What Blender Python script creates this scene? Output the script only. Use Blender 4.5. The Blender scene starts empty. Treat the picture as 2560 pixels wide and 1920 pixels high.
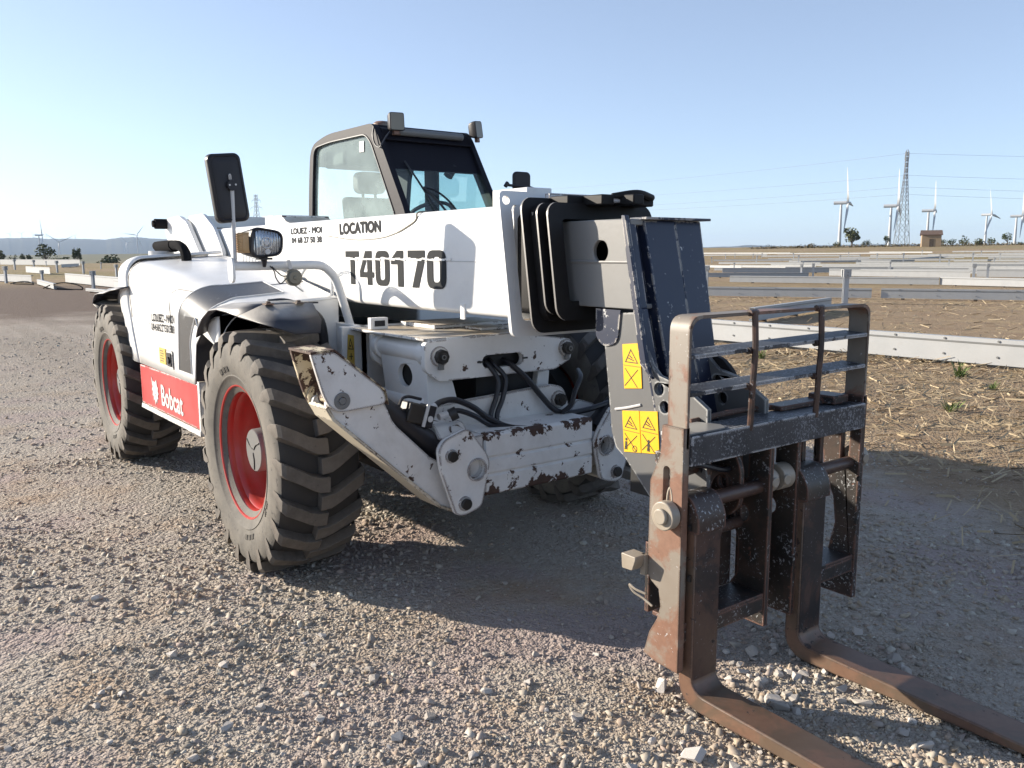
import bpy, bmesh, math, random
import numpy as np
from mathutils import Vector, Matrix
from mathutils.geometry import tessellate_polygon

S = bpy.context.scene
COL = S.collection
R = random.Random(7)
NR = np.random.default_rng(11)

# ------------------------------------------------------------------ camera
cd = bpy.data.cameras.new("camera")
cam = bpy.data.objects.new("camera", cd)
COL.objects.link(cam)
S.camera = cam
CAM = Vector((4.066, -2.506, 1.569))
YAW, PITCH, ROLL = 2.50021, -0.15403, -0.00429
fw = Vector((math.cos(YAW) * math.cos(PITCH), math.sin(YAW) * math.cos(PITCH), math.sin(PITCH)))
rt = Vector((math.sin(YAW), -math.cos(YAW), 0))
up = rt.cross(fw)
cr_, sr_ = math.cos(ROLL), math.sin(ROLL)
rt, up = cr_ * rt + sr_ * up, -sr_ * rt + cr_ * up
m = Matrix((rt, up, -fw)).transposed().to_4x4()
m.translation = CAM
cam.matrix_world = m
cd.sensor_width = 36.0
cd.lens = 36.0 * 2098.2 / 2560.0
cd.clip_start = 0.05
cd.clip_end = 30000

# ------------------------------------------------------------------ light
SUN_EL = math.radians(17.5)
SUN_DIR = Vector((-0.80, -0.60, 0)).normalized()          # horizontal direction towards the sun
w = bpy.data.worlds.new("World")
S.world = w
w.use_nodes = True
nt = w.node_tree
sky = nt.nodes.new("ShaderNodeTexSky")
sky.sky_type = 'NISHITA'
sky.sun_disc = False
sky.sun_elevation = SUN_EL
# rotation 0 points the sky's sun at +Y and grows clockwise
sky.sun_rotation = math.atan2(SUN_DIR.x, SUN_DIR.y)
sky.air_density = 0.7
sky.dust_density = 0.3
sky.ozone_density = 4.0
bg = nt.nodes["Background"]
hs = nt.nodes.new("ShaderNodeHueSaturation")          # the pale, slightly hazy blue of the day
hs.inputs['Saturation'].default_value = 0.82
gm = nt.nodes.new("ShaderNodeGamma")
gm.inputs[1].default_value = 0.72
nt.links.new(sky.outputs[0], hs.inputs['Color'])
nt.links.new(hs.outputs[0], gm.inputs[0])
nt.links.new(gm.outputs[0], bg.inputs[0])
bg.inputs[1].default_value = 0.100
sl = bpy.data.lights.new("sun", 'SUN')
sl.energy = 3.05
sl.angle = math.radians(0.53)
sl.color = (1.0, 0.90, 0.76)
so = bpy.data.objects.new("sun", sl)
COL.objects.link(so)
d = Vector((SUN_DIR.x * math.cos(SUN_EL), SUN_DIR.y * math.cos(SUN_EL), math.sin(SUN_EL)))
so.rotation_euler = (-d).to_track_quat('-Z', 'Y').to_euler()
so.location = (-20, -15, 20)
S.view_settings.view_transform = 'Standard'
S.view_settings.look = 'None'
S.view_settings.exposure = 1.75
S.view_settings.gamma = 1.0
S.view_settings.use_curve_mapping = False


# ------------------------------------------------------------------ helpers: nodes and materials
class NB:
    def __init__(s, name):
        s.m = bpy.data.materials.new(name)
        s.m.use_nodes = True
        s.t = s.m.node_tree
        s.b = s.t.nodes["Principled BSDF"]
        s.o = s.t.nodes["Material Output"]

    def n(s, typ, **kw):
        nd = s.t.nodes.new("ShaderNode" + typ)
        for k, v in kw.items():
            if k[0] == '_':
                setattr(nd, k[1:], v)
                continue
            key = int(k[1:]) if (k[0] == 'i' and k[1:].isdigit()) else k.replace('__', ' ')
            s.set(nd.inputs[key], v)
        return nd

    def set(s, inp, v):
        if hasattr(v, 'outputs'):
            v = v.outputs[0]
        if isinstance(v, bpy.types.NodeSocket):
            s.t.links.new(v, inp)
        else:
            if isinstance(v, tuple) and len(v) == 3 and inp.type == 'RGBA':
                v = v + (1,)
            inp.default_value = v

    def pos(s):
        return s.n('TexCoord').outputs['Object']

    def noise(s, vec, scale, detail=4, rough=.55, dist=0.):
        return s.n('TexNoise', Vector=vec, Scale=float(scale), Detail=float(detail), Roughness=rough, Distortion=dist).outputs['Fac']

    def ramp(s, v, a, b):
        return s.n('MapRange', i0=v, i1=a, i2=b, i3=0., i4=1., _clamp=True).outputs[0]

    def math(s, op, a, b=0.):
        return s.n('Math', _operation=op, i0=a, i1=b).outputs[0]

    def mix(s, f, a, b):
        nd = s.n('Mix', _data_type='RGBA')
        s.set(nd.inputs[0], f)
        s.set(nd.inputs[6], a)
        s.set(nd.inputs[7], b)
        return nd.outputs[2]

    def bump(s, h, strength=.3, dist=.01):
        s.set(s.b.inputs['Normal'], s.n('Bump', Height=h, Strength=strength, Distance=dist))

    def out(s, col=None, rough=None, metal=None, spec=None):
        if col is not None: s.set(s.b.inputs['Base Color'], col)
        if rough is not None: s.set(s.b.inputs['Roughness'], rough)
        if metal is not None: s.set(s.b.inputs['Metallic'], metal)
        if spec is not None: s.set(s.b.inputs['Specular IOR Level'], spec)
        return s.m


def paint(name, base, rough=.4, chips=0., edge=0., chipcol=(.035, .018, .012), dust=.2, dustcol=(.36, .29, .21),
          specks=0., speckcol=(.45, .45, .44), grime=.0, scale=9., spec=.5, updust=0., rust=0., er=.014, spk=60., bands=()):
    b = NB(name)
    p = b.pos()
    col = b.mix(b.ramp(b.noise(p, 3., 5, .6), .35, .75), base, tuple(c * .9 for c in base))
    if grime:
        g = b.ramp(b.noise(p, 5.5, 8, .7, .4), .45, .75)
        col = b.mix(b.math('MULTIPLY', g, grime), col, (.16, .12, .085))
    if rust:
        g = b.ramp(b.noise(p, 4.2, 7, .68, .5), .46, .54)
        col = b.mix(b.math('MULTIPLY', g, rust), col, b.mix(b.noise(p, 40, 6, .7), (.105, .042, .026), (.29, .15, .095)))
    if dust:
        g = b.ramp(b.noise(p, 2.2, 6, .62), .4, .8)
        col = b.mix(b.math('MULTIPLY', g, dust), col, dustcol)
    if updust:
        nz = b.n('SeparateXYZ', Vector=b.n('NewGeometry').outputs['Normal']).outputs['Z']
        g = b.math('MULTIPLY', b.ramp(nz, .6, .95), b.ramp(b.noise(p, 6, 6, .6), .1, .6))
        col = b.mix(b.math('MULTIPLY', g, updust), col, dustcol)
    rr = rough
    if specks:
        v = b.noise(p, spk, 4, .65, .5)
        v2 = b.noise(p, 7, 3)
        g = b.ramp(b.math('ADD', v, b.math('MULTIPLY', v2, .35)), .86 - specks * .1, .89 - specks * .1)
        col = b.mix(g, col, speckcol)
    if chips or edge:
        n1 = b.noise(p, scale, 9, .68, .25)
        n2 = b.noise(p, scale * 4.5, 5, .6)
        if bands:
            sx = b.n('SeparateXYZ', Vector=p)
            zz = sx.outputs['Z']
            n1 = b.math('ADD', n1, b.math('MULTIPLY', b.math('SUBTRACT', b.noise(p, 3.2, 3), .5), .35))
            fx_ = b.ramp(sx.outputs['X'], .93, .99)
            for za, zb, amt in bands: n1 = b.math('ADD', n1, b.math('MULTIPLY', b.math('MULTIPLY', b.ramp(zz, za, zb), fx_), amt))
        mk = b.ramp(b.math('ADD', n1, b.math('MULTIPLY', n2, .22)), .82 - chips * .16, .835 - chips * .16)
        if edge:
            bv = b.n('Bevel', Radius=er, _samples=4)
            ge = b.n('NewGeometry')
            dt = b.n('VectorMath', _operation='DOT_PRODUCT', i0=bv, i1=ge.outputs['Normal']).outputs['Value']
            em = b.ramp(dt, .995, .90)
            en = b.ramp(b.math('ADD', n1, b.math('MULTIPLY', n2, .3)), .66 - edge * .12, .69 - edge * .12)
            mk = b.math('MAXIMUM', mk, b.math('MULTIPLY', em, en))
            mk = b.math('GREATER_THAN', mk, .35)
        cc = b.mix(b.noise(p, 30, 4), chipcol, tuple(min(1, c * 2.6) for c in chipcol))
        col = b.mix(mk, col, cc)
        rr = b.n('Mix', i0=mk, i2=rough, i3=.75).outputs[0]
        b.bump(b.math('SUBTRACT', b.math('MULTIPLY', n2, .12), b.math('MULTIPLY', mk, .5)), .5, .002)
    else:
        b.bump(b.noise(p, 45, 4), .08, .004)
    return b.out(col, rr, spec=spec)


M = {}
M['white'] = paint('white_paint', (.80, .80, .785), .32, dust=.08, grime=.07, updust=.15)
M['white_dusty'] = paint('dusty_white_paint', (.74, .74, .72), .45, chips=.12, edge=.3, dust=.16, grime=.15, updust=.95,
                         dustcol=(.42, .35, .26))
M['white_chip'] = paint('chipped_white_paint', (.74, .74, .73), .42, chips=.66, edge=.9, dust=.2, grime=.2, scale=11, updust=.05, er=.016)
M['beam_chip'] = paint('heavily_chipped_white_paint', (.74, .74, .73), .42, chips=.62, edge=0., dust=.2, grime=.25, scale=8, bands=((.690, .757, .155), (.520, .468, .15), (.600, .566, .02)))
M['white_rib'] = paint('ribbed_white_paint', (.74, .74, .73), .42, chips=.80, edge=0., dust=.2, grime=.25, scale=11)
M['white_scuff'] = paint('scuffed_white_paint', (.72, .71, .69), .45, chips=.55, edge=1.2, dust=.25, grime=.25, scale=13)
M['white_scuff2'] = paint('lightly_scuffed_white_paint', (.76, .76, .75), .40, chips=.35, edge=.3, dust=.15, grime=.12, scale=9)
M['arm_beige'] = paint('sunlit_beige_worn_paint', (.62, .56, .44), .5, chips=.4, edge=.3, dust=.3, grime=.2, scale=10)  # chips are wear; beige puts the sunlit look of the white flange into the colour
M['cream'] = paint('cream_worn_paint', (.62, .53, .36), .5, chips=1.45, edge=.8, dust=.3, grime=.4, scale=10)
M['groove'] = paint('panel_groove', (.12, .12, .12), .6, dust=.3)
M['black_plastic'] = paint('black_plastic', (.016, .016, .021), .45, dust=.05, spec=.35)
M['grille'] = paint('dark_grille_film', (.035, .035, .037), .38, dust=.22, grime=.05, specks=.25, speckcol=(.16, .16, .16), dustcol=(.10, .085, .06))
M['navy'] = paint('blue_black_paint', (.010, .018, .046), .36, dust=.05, specks=.05, spk=45., chips=.05, edge=.2, chipcol=(.3, .28, .25))
M['fender'] = paint('dusty_black_mudguard', (.020, .022, .034), .45, dust=.12, specks=0., updust=.95, dustcol=(.42, .40, .37))
M['collar_rim'] = paint('bare_collar_rim', (.20, .195, .19), .4, dust=.2, grime=.3)
M['collar'] = paint('black_collar_paint', (.010, .0095, .010), .55, dust=.03, grime=.03, chips=.05, chipcol=(.22, .20, .17), spec=.25)
M['steel_grey'] = paint('grey_boom_steel', (.215, .215, .21), .33, dust=.1, grime=.06)
M['head_grey'] = paint('dark_grey_head_plate', (.115, .118, .120), .42, dust=.12, grime=.05, edge=.2, specks=0., chipcol=(.25, .25, .24))
M['carriage'] = paint('worn_black_carriage_paint', (.017, .015, .015), .45, dust=.12, grime=.15, rust=.14, specks=.62, chips=.3, edge=.7, spk=85.,
                      chipcol=(.10, .05, .035), speckcol=(.34, .35, .36))
M['rusty'] = paint('rusty_scraped_steel', (.23, .20, .165), .5, dust=.2, dustcol=(.36, .29, .22), rust=.95, grime=.45, chips=.35, edge=.5, scale=6,
                   chipcol=(.05, .03, .02), specks=.05)
M['concrete_beam'] = paint('spattered_black_beam', (.020, .021, .026), .5, dust=.35, dustcol=(.20, .20, .21), specks=1.15, speckcol=(.20, .21, .23), edge=.4, spk=120.,
                           chipcol=(.3, .3, .3))
M['fork'] = paint('worn_brown_fork_steel', (.105, .068, .045), .42, dust=.3, rust=.5, dustcol=(.25, .185, .13), grime=.5, chips=.55, edge=.4, scale=7, chipcol=(.03, .02, .017))
M['fork_dark'] = paint('worn_dark_fork_shank', (.024, .018, .018), .40, dust=.15, rust=.30, dustcol=(.12, .10, .09), grime=.2, chips=.5, scale=7, chipcol=(.015, .011, .010), specks=.25, spk=90.,
                       speckcol=(.25, .25, .26))
M['roller'] = paint('bare_roller_steel', (.33, .29, .235), .42, dust=.3, grime=.45)
M['red'] = paint('red_rim_paint', (.44, .030, .026), .28, dust=.32, grime=.25, dustcol=(.33, .17, .12), chips=.15, chipcol=(.10, .05, .035))
M['red_panel'] = paint('faded_red_panel', (.52, .050, .050), .32, dust=.22, dustcol=(.62, .36, .33), chips=.1, edge=.4, chipcol=(.5, .45, .4))
M['hub_grey'] = paint('grey_hub_cap', (.16, .165, .165), .38, dust=.15, chips=.2, chipcol=(.03, .03, .03))
M['dark'] = paint('dark_machinery_and_shade', (.010, .010, .010), .6, dust=.15, dustcol=(.05, .045, .04))  # machinery, and the shade filled into hollows
M['hose'] = paint('black_hose_rubber', (.012, .012, .016), .4, dust=.12, dustcol=(.08, .08, .08))
M['bolt'] = paint('black_bolt', (.012, .011, .011), .45, dust=.1)
M['zinc'] = paint('zinc_fitting', (.55, .55, .55), .3, dust=.1)
M['yellow'] = paint('yellow_sticker', (.86, .47, .01), .4, dust=.06)
M['yellow_faded'] = paint('faded_yellow_sticker', (.62, .42, .07), .45, dust=.2)
M['sticker_ink'] = paint('sticker_black_ink', (.035, .03, .02), .5, dust=0.)
M['ink'] = paint('grey_lettering_film', (.042, .044, .046), .85, dust=.1, dustcol=(.12, .12, .12), spec=.08)
M['ink_pale'] = paint('worn_grey_lettering', (.045, .046, .048), .85, dust=.05, dustcol=(.15, .15, .15), spec=.08)
M['ink_faint'] = paint('faint_grey_logo', (.58, .58, .58), .5, dust=.1)
M['white_print'] = paint('worn_white_print', (.78, .72, .70), .45, dust=.25, dustcol=(.6, .35, .33))
M['amber'] = paint('amber_lens', (.52, .31, .13), .25, dust=.35, dustcol=(.55, .42, .26))
M['lamp_lens'] = paint('dusty_lamp_lens', (.20, .19, .15), .3, dust=.3)
M['seat'] = paint('seat_fabric', (.05, .06, .06), .8)
M['cabin_black'] = paint('black_cab_paint', (.011, .0105, .016), .55, dust=.02, dustcol=(.10, .10, .10), spec=.18)
M['galv'] = paint('galvanized_steel', (.37, .38, .385), .45, dust=.12, dustcol=(.5, .47, .42), grime=.05)
M['galv_post'] = paint('galvanized_post_steel', (.42, .44, .46), .45, dust=.12, grime=.05)
M['turbine'] = paint('white_turbine_coat', (.47, .48, .49), .55, dust=0.)
M['pylon'] = paint('grey_pylon_steel', (.18, .19, .20), .55, dust=0.)
M['wire'] = paint('dark_wire', (.22, .22, .24), .6, dust=0.)
M['hut_wall'] = paint('ochre_hut_stone', (.30, .22, .14), .9, grime=.3, dust=.3)
M['hut_roof'] = paint('brown_roof_tile', (.11, .065, .045), .9, grime=.2)
M['matte_black'] = paint('matte_black_rubber', (.012, .012, .014), .95, dust=.05, spec=.06, dustcol=(.06, .06, .06))
M['trunk'] = paint('bark', (.07, .05, .035), .9)


def m_glass(name, tint, sky_veil, gl):
    b = NB(name)
    t = b.n('BsdfTransparent', Color=tint)
    g = b.n('BsdfGlossy', Color=(1, 1, 1), Roughness=.02)
    ge = b.n('NewGeometry')
    dt = b.math('ABSOLUTE', b.n('VectorMath', _operation='DOT_PRODUCT', i0=ge.outputs['Normal'], i1=ge.outputs['Incoming']).outputs['Value'])
    fr = b.math('ADD', b.math('MULTIPLY', b.math('POWER', b.math('SUBTRACT', 1., dt), 5.), .95), .045)
    fac = b.math('MULTIPLY', fr, gl)
    mx = b.n('MixShader', i0=fac, i1=t, i2=g)
    dsh = b.n('BsdfDiffuse', Color=(.55, .68, .66))  # pale green diffuse colour standing in for sky reflected in the panes
    nz = b.ramp(b.noise(b.pos(), 2.5, 5), .2, .9)
    mx2 = b.n('MixShader', i0=b.math('MULTIPLY', nz, sky_veil), i1=mx, i2=dsh)
    b.set(b.o.inputs['Surface'], mx2)
    return b.m


M['glass'] = m_glass('tinted_cab_glass', (.68, .86, .85), .12, 1.3)
M['glass_side'] = m_glass('sky_veiled_cab_glass', (.80, .92, .89), .60, 1.0)
b = NB('headlight_glass')
p = b.pos()
wv = b.n('TexWave', Vector=p, Scale=22., Distortion=.5, _bands_direction='Y').outputs['Fac']
b.bump(wv, .6, .006)
M['lens'] = b.out((.36, .39, .43), .16, .75)
b = NB('mirror_glass')
M['mirror'] = b.out((.8, .82, .84), .03, 1.)

# tyre rubber: dusty brown-grey
b = NB('dusty_tyre_rubber')
p = b.pos()
c = b.mix(b.ramp(b.noise(p, 7, 6, .65), .35, .7), (.095, .088, .078), (.17, .155, .132))
c = b.mix(b.math('MULTIPLY', b.ramp(b.noise(p, 2.5, 5), .45, .7), .6), c, (.21, .185, .155))
c = b.mix(b.ramp(b.noise(p, 38, 5, .6), .60, .75), c, (.045, .042, .042))
b.bump(b.noise(p, 55, 6, .65), .25, .006)
M['tyre'] = b.out(c, .78, spec=.3)
M['tread_base'] = paint('dark_tread_rubber', (.030, .028, .027), .8, dust=.3, dustcol=(.10, .085, .07))
b = NB('worn_lug_rubber')
p = b.pos()
oi = b.n('ObjectInfo').outputs['Random']
c = b.mix(b.ramp(b.noise(p, 9, 6, .65), .35, .7), (.068, .062, .056), (.14, .124, .108))
c = b.mix(b.math('MULTIPLY', oi, .35), c, (.17, .14, .11))
c = b.mix(b.math('MULTIPLY', b.ramp(b.noise(p, 3.5, 6, .7), .50, .62), .7), c, (.195, .17, .145))
c = b.mix(b.ramp(b.noise(p, 30, 6, .7), .62, .72), c, (.03, .028, .028))
b.bump(b.noise(p, 60, 6, .7), .3, .005)
M['lug'] = b.out(c, .74, spec=.3)


# ground
def make_ground_mat():
    b = NB('gravel_and_earth')
    p = b.pos()
    s = b.n('SeparateXYZ', Vector=p)
    x, y = s.outputs['X'], s.outputs['Y']
    n_s = b.noise(p, .35, 5, .6)
    n_m = b.noise(p, 1.3, 6, .65)
    n_f = b.noise(p, 14, 6, .7)
    n_ff = b.noise(p, 70, 4, .7)
    # crushed stone
    gv = b.mix(n_ff, (.28, .24, .195), (.52, .465, .40))
    gv = b.mix(b.math('MULTIPLY', b.ramp(n_f, .5, .7), .5), gv, (.22, .18, .14))
    gv = b.mix(b.math('MULTIPLY', b.ramp(n_m, .5, .68), .7), gv, b.mix(n_ff, (0.264, 0.172, 0.106), (0.436, 0.317, 0.211)))
    gv = b.mix(b.math('MULTIPLY', b.ramp(b.noise(p, .9, 4), .5, .62), .55), gv, b.mix(n_ff, (0.264, 0.191, 0.185), (0.422, 0.33, 0.323)))
    # trodden earth track away from the machine
    er = b.mix(n_f, (.235, .195, .155), (.40, .345, .29))
    er = b.mix(b.ramp(n_m, .42, .62), er, (0.317, 0.277, 0.231))
    trk = b.noise(b.n('Mapping', Vector=p, Scale=(.12, 1.6, 1.)), 1., 5, .6)
    er = b.mix(b.math('MULTIPLY', b.ramp(trk, .46, .62), .6), er, (.43, .37, .315))
    er = b.mix(b.math('MULTIPLY', b.ramp(b.noise(p, 5.5, 6, .7), .52, .66), .6), er, (.21, .165, .13))
    dist = b.n('VectorMath', _operation='DISTANCE', i0=p, i1=(2.5, -1.2, 0.)).outputs['Value']
    col = b.mix(b.ramp(b.math('ADD', dist, b.math('MULTIPLY', n_m, 5.)), 9., 16.), gv, er)
    # dark damp soil band far down the track
    so_ = b.mix(n_f, (.10, .07, .052), (.22, .165, .13))
    negx = b.math('MULTIPLY', x, -1.)
    mk = b.math('MULTIPLY', b.ramp(b.math('ADD', negx, b.math('MULTIPLY', n_s, 14.)), 24., 30.), 1.)
    col = b.mix(mk, col, so_)
    # straw field
    st = b.mix(n_f, (.21, .145, .09), (.42, .32, .21))
    st = b.mix(b.ramp(n_m, .45, .65), st, b.mix(n_ff, (.20, .135, .085), (.35, .25, .16)))
    st = b.mix(b.math('MULTIPLY', b.ramp(b.noise(p, .5, 5), .5, .7), .5), st, (.46, .35, .19))
    xm = b.math('MAXIMUM', x, -9.)
    e = b.math('ADD', b.math('ADD', y, b.math('MULTIPLY', xm, .62)), b.math('MULTIPLY', n_m, 1.6))
    mk = b.ramp(e, 4.2, 4.9)
    # on the far left the field begins beyond x=-45
    fl = b.ramp(b.math('ADD', negx, b.math('MULTIPLY', n_s, 16.)), 50., 62.)
    notnear = b.math('MULTIPLY', mk, b.ramp(b.math('SUBTRACT', y, b.math('MULTIPLY', negx, .12)), .3, 1.2))
    mk = b.math('MAXIMUM', notnear, fl)
    fld = b.mix(b.ramp(b.noise(p, .06, 5, .6), .4, .65), st, (.30, .225, .12))
    fld = b.mix(b.math('MULTIPLY', b.ramp(b.noise(p, .03, 4), .45, .6), .5), fld, (.23, .20, .085))
    far = b.ramp(b.n('VectorMath', _operation='LENGTH', i0=p).outputs['Value'], 18., 60.)
    st = b.mix(far, st, fld)
    col = b.mix(mk, col, st)
    # beyond the field: scrub plain
    vf = b.ramp(b.n('VectorMath', _operation='LENGTH', i0=p).outputs['Value'], 330., 900.)
    col = b.mix(vf, col, (.13, .125, .07))
    vo = b.n('TexVoronoi', Vector=p, Scale=38.)
    vo2 = b.n('TexVoronoi', Vector=p, Scale=95.)
    h = b.math('ADD', b.math('MULTIPLY', vo.outputs['Distance'], -1.), b.math('MULTIPLY', vo2.outputs['Distance'], -.5))
    h = b.math('ADD', h, b.math('MULTIPLY', n_f, 1.2))
    h = b.math('ADD', h, b.math('MULTIPLY', n_m, 3.))
    h = b.math('ADD', h, b.math('MULTIPLY', b.noise(p, 4.5, 6, .7), 2.5))
    b.bump(h, .85, .02)
    return b.out(col, .93, spec=.2)


M['ground'] = make_ground_mat()

b = NB('crushed_limestone')
rnd = b.n('NewGeometry').outputs['Random Per Island']
cr = b.n('ValToRGB', Fac=rnd)
els = cr.color_ramp.elements
els[0].position = 0; els[0].color = (0.3162, 0.28, 0.23, 1)
els[1].position = 1; els[1].color = (0.5814, 0.54, 0.455, 1)
for ps, cc in ((.18, (0.4284, 0.385, 0.317)), (.42, (0.3468, 0.305, 0.248)), (.56, (0.459, 0.385, 0.285)), (.68, (0.3876, 0.295, 0.202)), (.78, (0.408, 0.325, 0.276)), (.9, (0.4794, 0.44, 0.368))):
    e = els.new(ps); e.color = cc + (1,)
p = b.pos()
c = b.mix(b.math('MULTIPLY', b.ramp(b.noise(p, 1.1, 5, .6), .5, .66), .55), cr.outputs[0], (0.396, 0.297, 0.211))
c = b.mix(b.math('MULTIPLY', b.ramp(b.noise(p, .8, 4, .6), .52, .66), .5), c, (0.37, 0.284, 0.277))
c = b.mix(b.math('MULTIPLY', b.noise(p, 90, 4), .35), c, (0.172, 0.158, 0.152))
b.bump(b.noise(p, 120, 4), .3, .003)
M['stone'] = b.out(c, .9, spec=.25)
b = NB('loose_stone')
p = b.pos()
rnd = b.n('ObjectInfo').outputs['Random']
c = b.mix(rnd, (.36, .325, .285), (.56, .52, .475))
c = b.mix(b.math('MULTIPLY', b.ramp(b.noise(p, 30, 5), .5, .7), .5), c, (.30, .22, .16))
b.bump(b.noise(p, 90, 5), .4, .003)
M['loose'] = b.out(c, .9, spec=.25)
b = NB('dry_straw')
rnd = b.n('NewGeometry').outputs['Random Per Island']
M['straw'] = b.out(b.mix(rnd, (.22, .165, .10), (.46, .37, .24)), .8, spec=.2)


def leafmat(name, c0, c1):
    b = NB(name)
    rnd = b.n('NewGeometry').outputs['Random Per Island']
    return b.out(b.mix(rnd, c0, c1), .7, spec=.2)


M['leaf_dark'] = leafmat('dark_leaves', (.035, .05, .020), (.10, .12, .05))
M['leaf_olive'] = leafmat('olive_leaves', (.06, .075, .030), (.15, .15, .07))
M['leaf_dry'] = leafmat('dry_leaves', (.07, .06, .03), (.16, .12, .06))
M['weed'] = leafmat('weed_leaves', (.07, .11, .03), (.20, .25, .09))
b = NB('hill_scrub')
p = b.pos()
M['hill'] = b.out(b.mix(b.noise(p, .004, 6, .65), (.05, .055, .035), (.10, .095, .06)), .95, spec=.1)


# ------------------------------------------------------------------ helpers: geometry
class G:
    def __init__(s):
        s.v = []; s.f = []; s.k = []

    def add(s, vs, fs, k=0):
        o = len(s.v)
        s.v += [tuple(q) for q in vs]
        s.f += [tuple(i + o for i in q) for q in fs]
        s.k += [k] * len(fs)
        return s

    def box(s, x0, x1, y0, y1, z0, z1, k=0):
        v = [(x, y, z) for x in (x0, x1) for y in (y0, y1) for z in (z0, z1)]
        return s.add(v, [(0, 1, 3, 2), (4, 6, 7, 5), (0, 4, 5, 1), (2, 3, 7, 6), (0, 2, 6, 4), (1, 5, 7, 3)], k)

    def hexa(s, v, k=0):
        return s.add(v, [(0, 3, 2, 1), (4, 5, 6, 7), (0, 1, 5, 4), (1, 2, 6, 5), (2, 3, 7, 6), (3, 0, 4, 7)], k)

    def bar(s, p0, p1, a, b_, upv=(0, 0, 1), k=0):
        p0, p1 = Vector(p0), Vector(p1)
        d = (p1 - p0).normalized()
        u = Vector(upv)
        sd = d.cross(u)
        if sd.length < 1e-4: sd = d.cross(Vector((1, 0, 0)))
        sd.normalize(); u = sd.cross(d)
        v = []
        for q in (p0, p1):
            v += [q - sd * a / 2 - u * b_ / 2, q + sd * a / 2 - u * b_ / 2, q + sd * a / 2 + u * b_ / 2, q - sd * a / 2 + u * b_ / 2]
        return s.hexa(v, k)

    def plate(s, ax, poly, a0, a1, holes=(), k=0):
        """polygon in the plane normal to axis ax, from a0 to a1 along it"""
        def P(q, a):
            a = a(q) if callable(a) else a
            return {'x': (a, q[0], q[1]), 'y': (q[0], a, q[1]), 'z': (q[0], q[1], a)}[ax]
        loops = [list(poly)] + [list(h) for h in holes]
        flat = [q for l in loops for q in l]
        tri = tessellate_polygon([[Vector((q[0], q[1], 0)) for q in l] for l in loops])
        n = len(flat)
        vs = [P(q, a0) for q in flat] + [P(q, a1) for q in flat]
        if holes:
            fs = [tuple(t) for t in tri] + [tuple(i + n for i in reversed(t)) for t in tri]
        else:
            fs = [tuple(range(n)), tuple(range(2 * n - 1, n - 1, -1))]
        o = 0
        for l in loops:
            c = len(l)
            for i in range(c):
                j = (i + 1) % c
                fs.append((o + i, o + j, n + o + j, n + o + i))
            o += c
        return s.add(vs, fs, k)

    def cyl(s, p0, p1, r0, r1=None, n=20, k=0, cap=True):
        r1 = r0 if r1 is None else r1
        p0, p1 = Vector(p0), Vector(p1)
        d = (p1 - p0).normalized()
        a = d.orthogonal().normalized(); c = d.cross(a)
        vs = []
        for q, r in ((p0, r0), (p1, r1)):
            vs += [q + (a * math.cos(2 * math.pi * i / n) + c * math.sin(2 * math.pi * i / n)) * r for i in range(n)]
        fs = [(i, (i + 1) % n, n + (i + 1) % n, n + i) for i in range(n)]
        if cap: fs += [tuple(range(n - 1, -1, -1)), tuple(range(n, 2 * n))]
        return s.add(vs, fs, k)

    def ring(s, p0, p1, ro, ri, n=28, k=0):
        p0, p1 = Vector(p0), Vector(p1)
        d = (p1 - p0).normalized()
        a = d.orthogonal().normalized(); c = d.cross(a)
        vs = []
        for q in (p0, p1):
            for r in (ro, ri):
                vs += [q + (a * math.cos(2 * math.pi * i / n) + c * math.sin(2 * math.pi * i / n)) * r for i in range(n)]
        fs = []
        for i in range(n):
            j = (i + 1) % n
            fs += [(i, j, 2 * n + j, 2 * n + i), (n + j, n + i, 3 * n + i, 3 * n + j), (j, i, n + i, n + j), (2 * n + i, 2 * n + j, 3 * n + j, 3 * n + i)]
        return s.add(vs, fs, k)

    def tube(s, pts, r, n=10, sub=6, k=0, flat=1.):
        P = [Vector(q) for q in pts]
        if sub > 1 and len(P) > 2:
            Q = [2 * P[0] - P[1]] + P + [2 * P[-1] - P[-2]]
            o = []
            for i in range(1, len(Q) - 2):
                for j in range(sub):
                    t = j / sub
                    a, b_, c, d = Q[i - 1], Q[i], Q[i + 1], Q[i + 2]
                    o.append(.5 * ((2 * b_) + (c - a) * t + (2 * a - 5 * b_ + 4 * c - d) * t * t + (3 * b_ - a - 3 * c + d) * t ** 3))
            P = o + [P[-1]]
        vs = []; nrm = None
        for i, q in enumerate(P):
            d = (P[min(i + 1, len(P) - 1)] - P[max(i - 1, 0)]).normalized()
            nrm = d.orthogonal().normalized() if nrm is None else (nrm - d * nrm.dot(d)).normalized()
            c = d.cross(nrm)
            rr = r(i / (len(P) - 1)) if callable(r) else r
            vs += [q + (nrm * math.cos(2 * math.pi * j / n) + c * math.sin(2 * math.pi * j / n) * flat) * rr for j in range(n)]
        fs = []
        for i in range(len(P) - 1):
            for j in range(n):
                j2 = (j + 1) % n
                fs.append((i * n + j, i * n + j2, (i + 1) * n + j2, (i + 1) * n + j))
        fs += [tuple(range(n - 1, -1, -1)), tuple(range((len(P) - 1) * n, len(P) * n))]
        return s.add(vs, fs, k)

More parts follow.
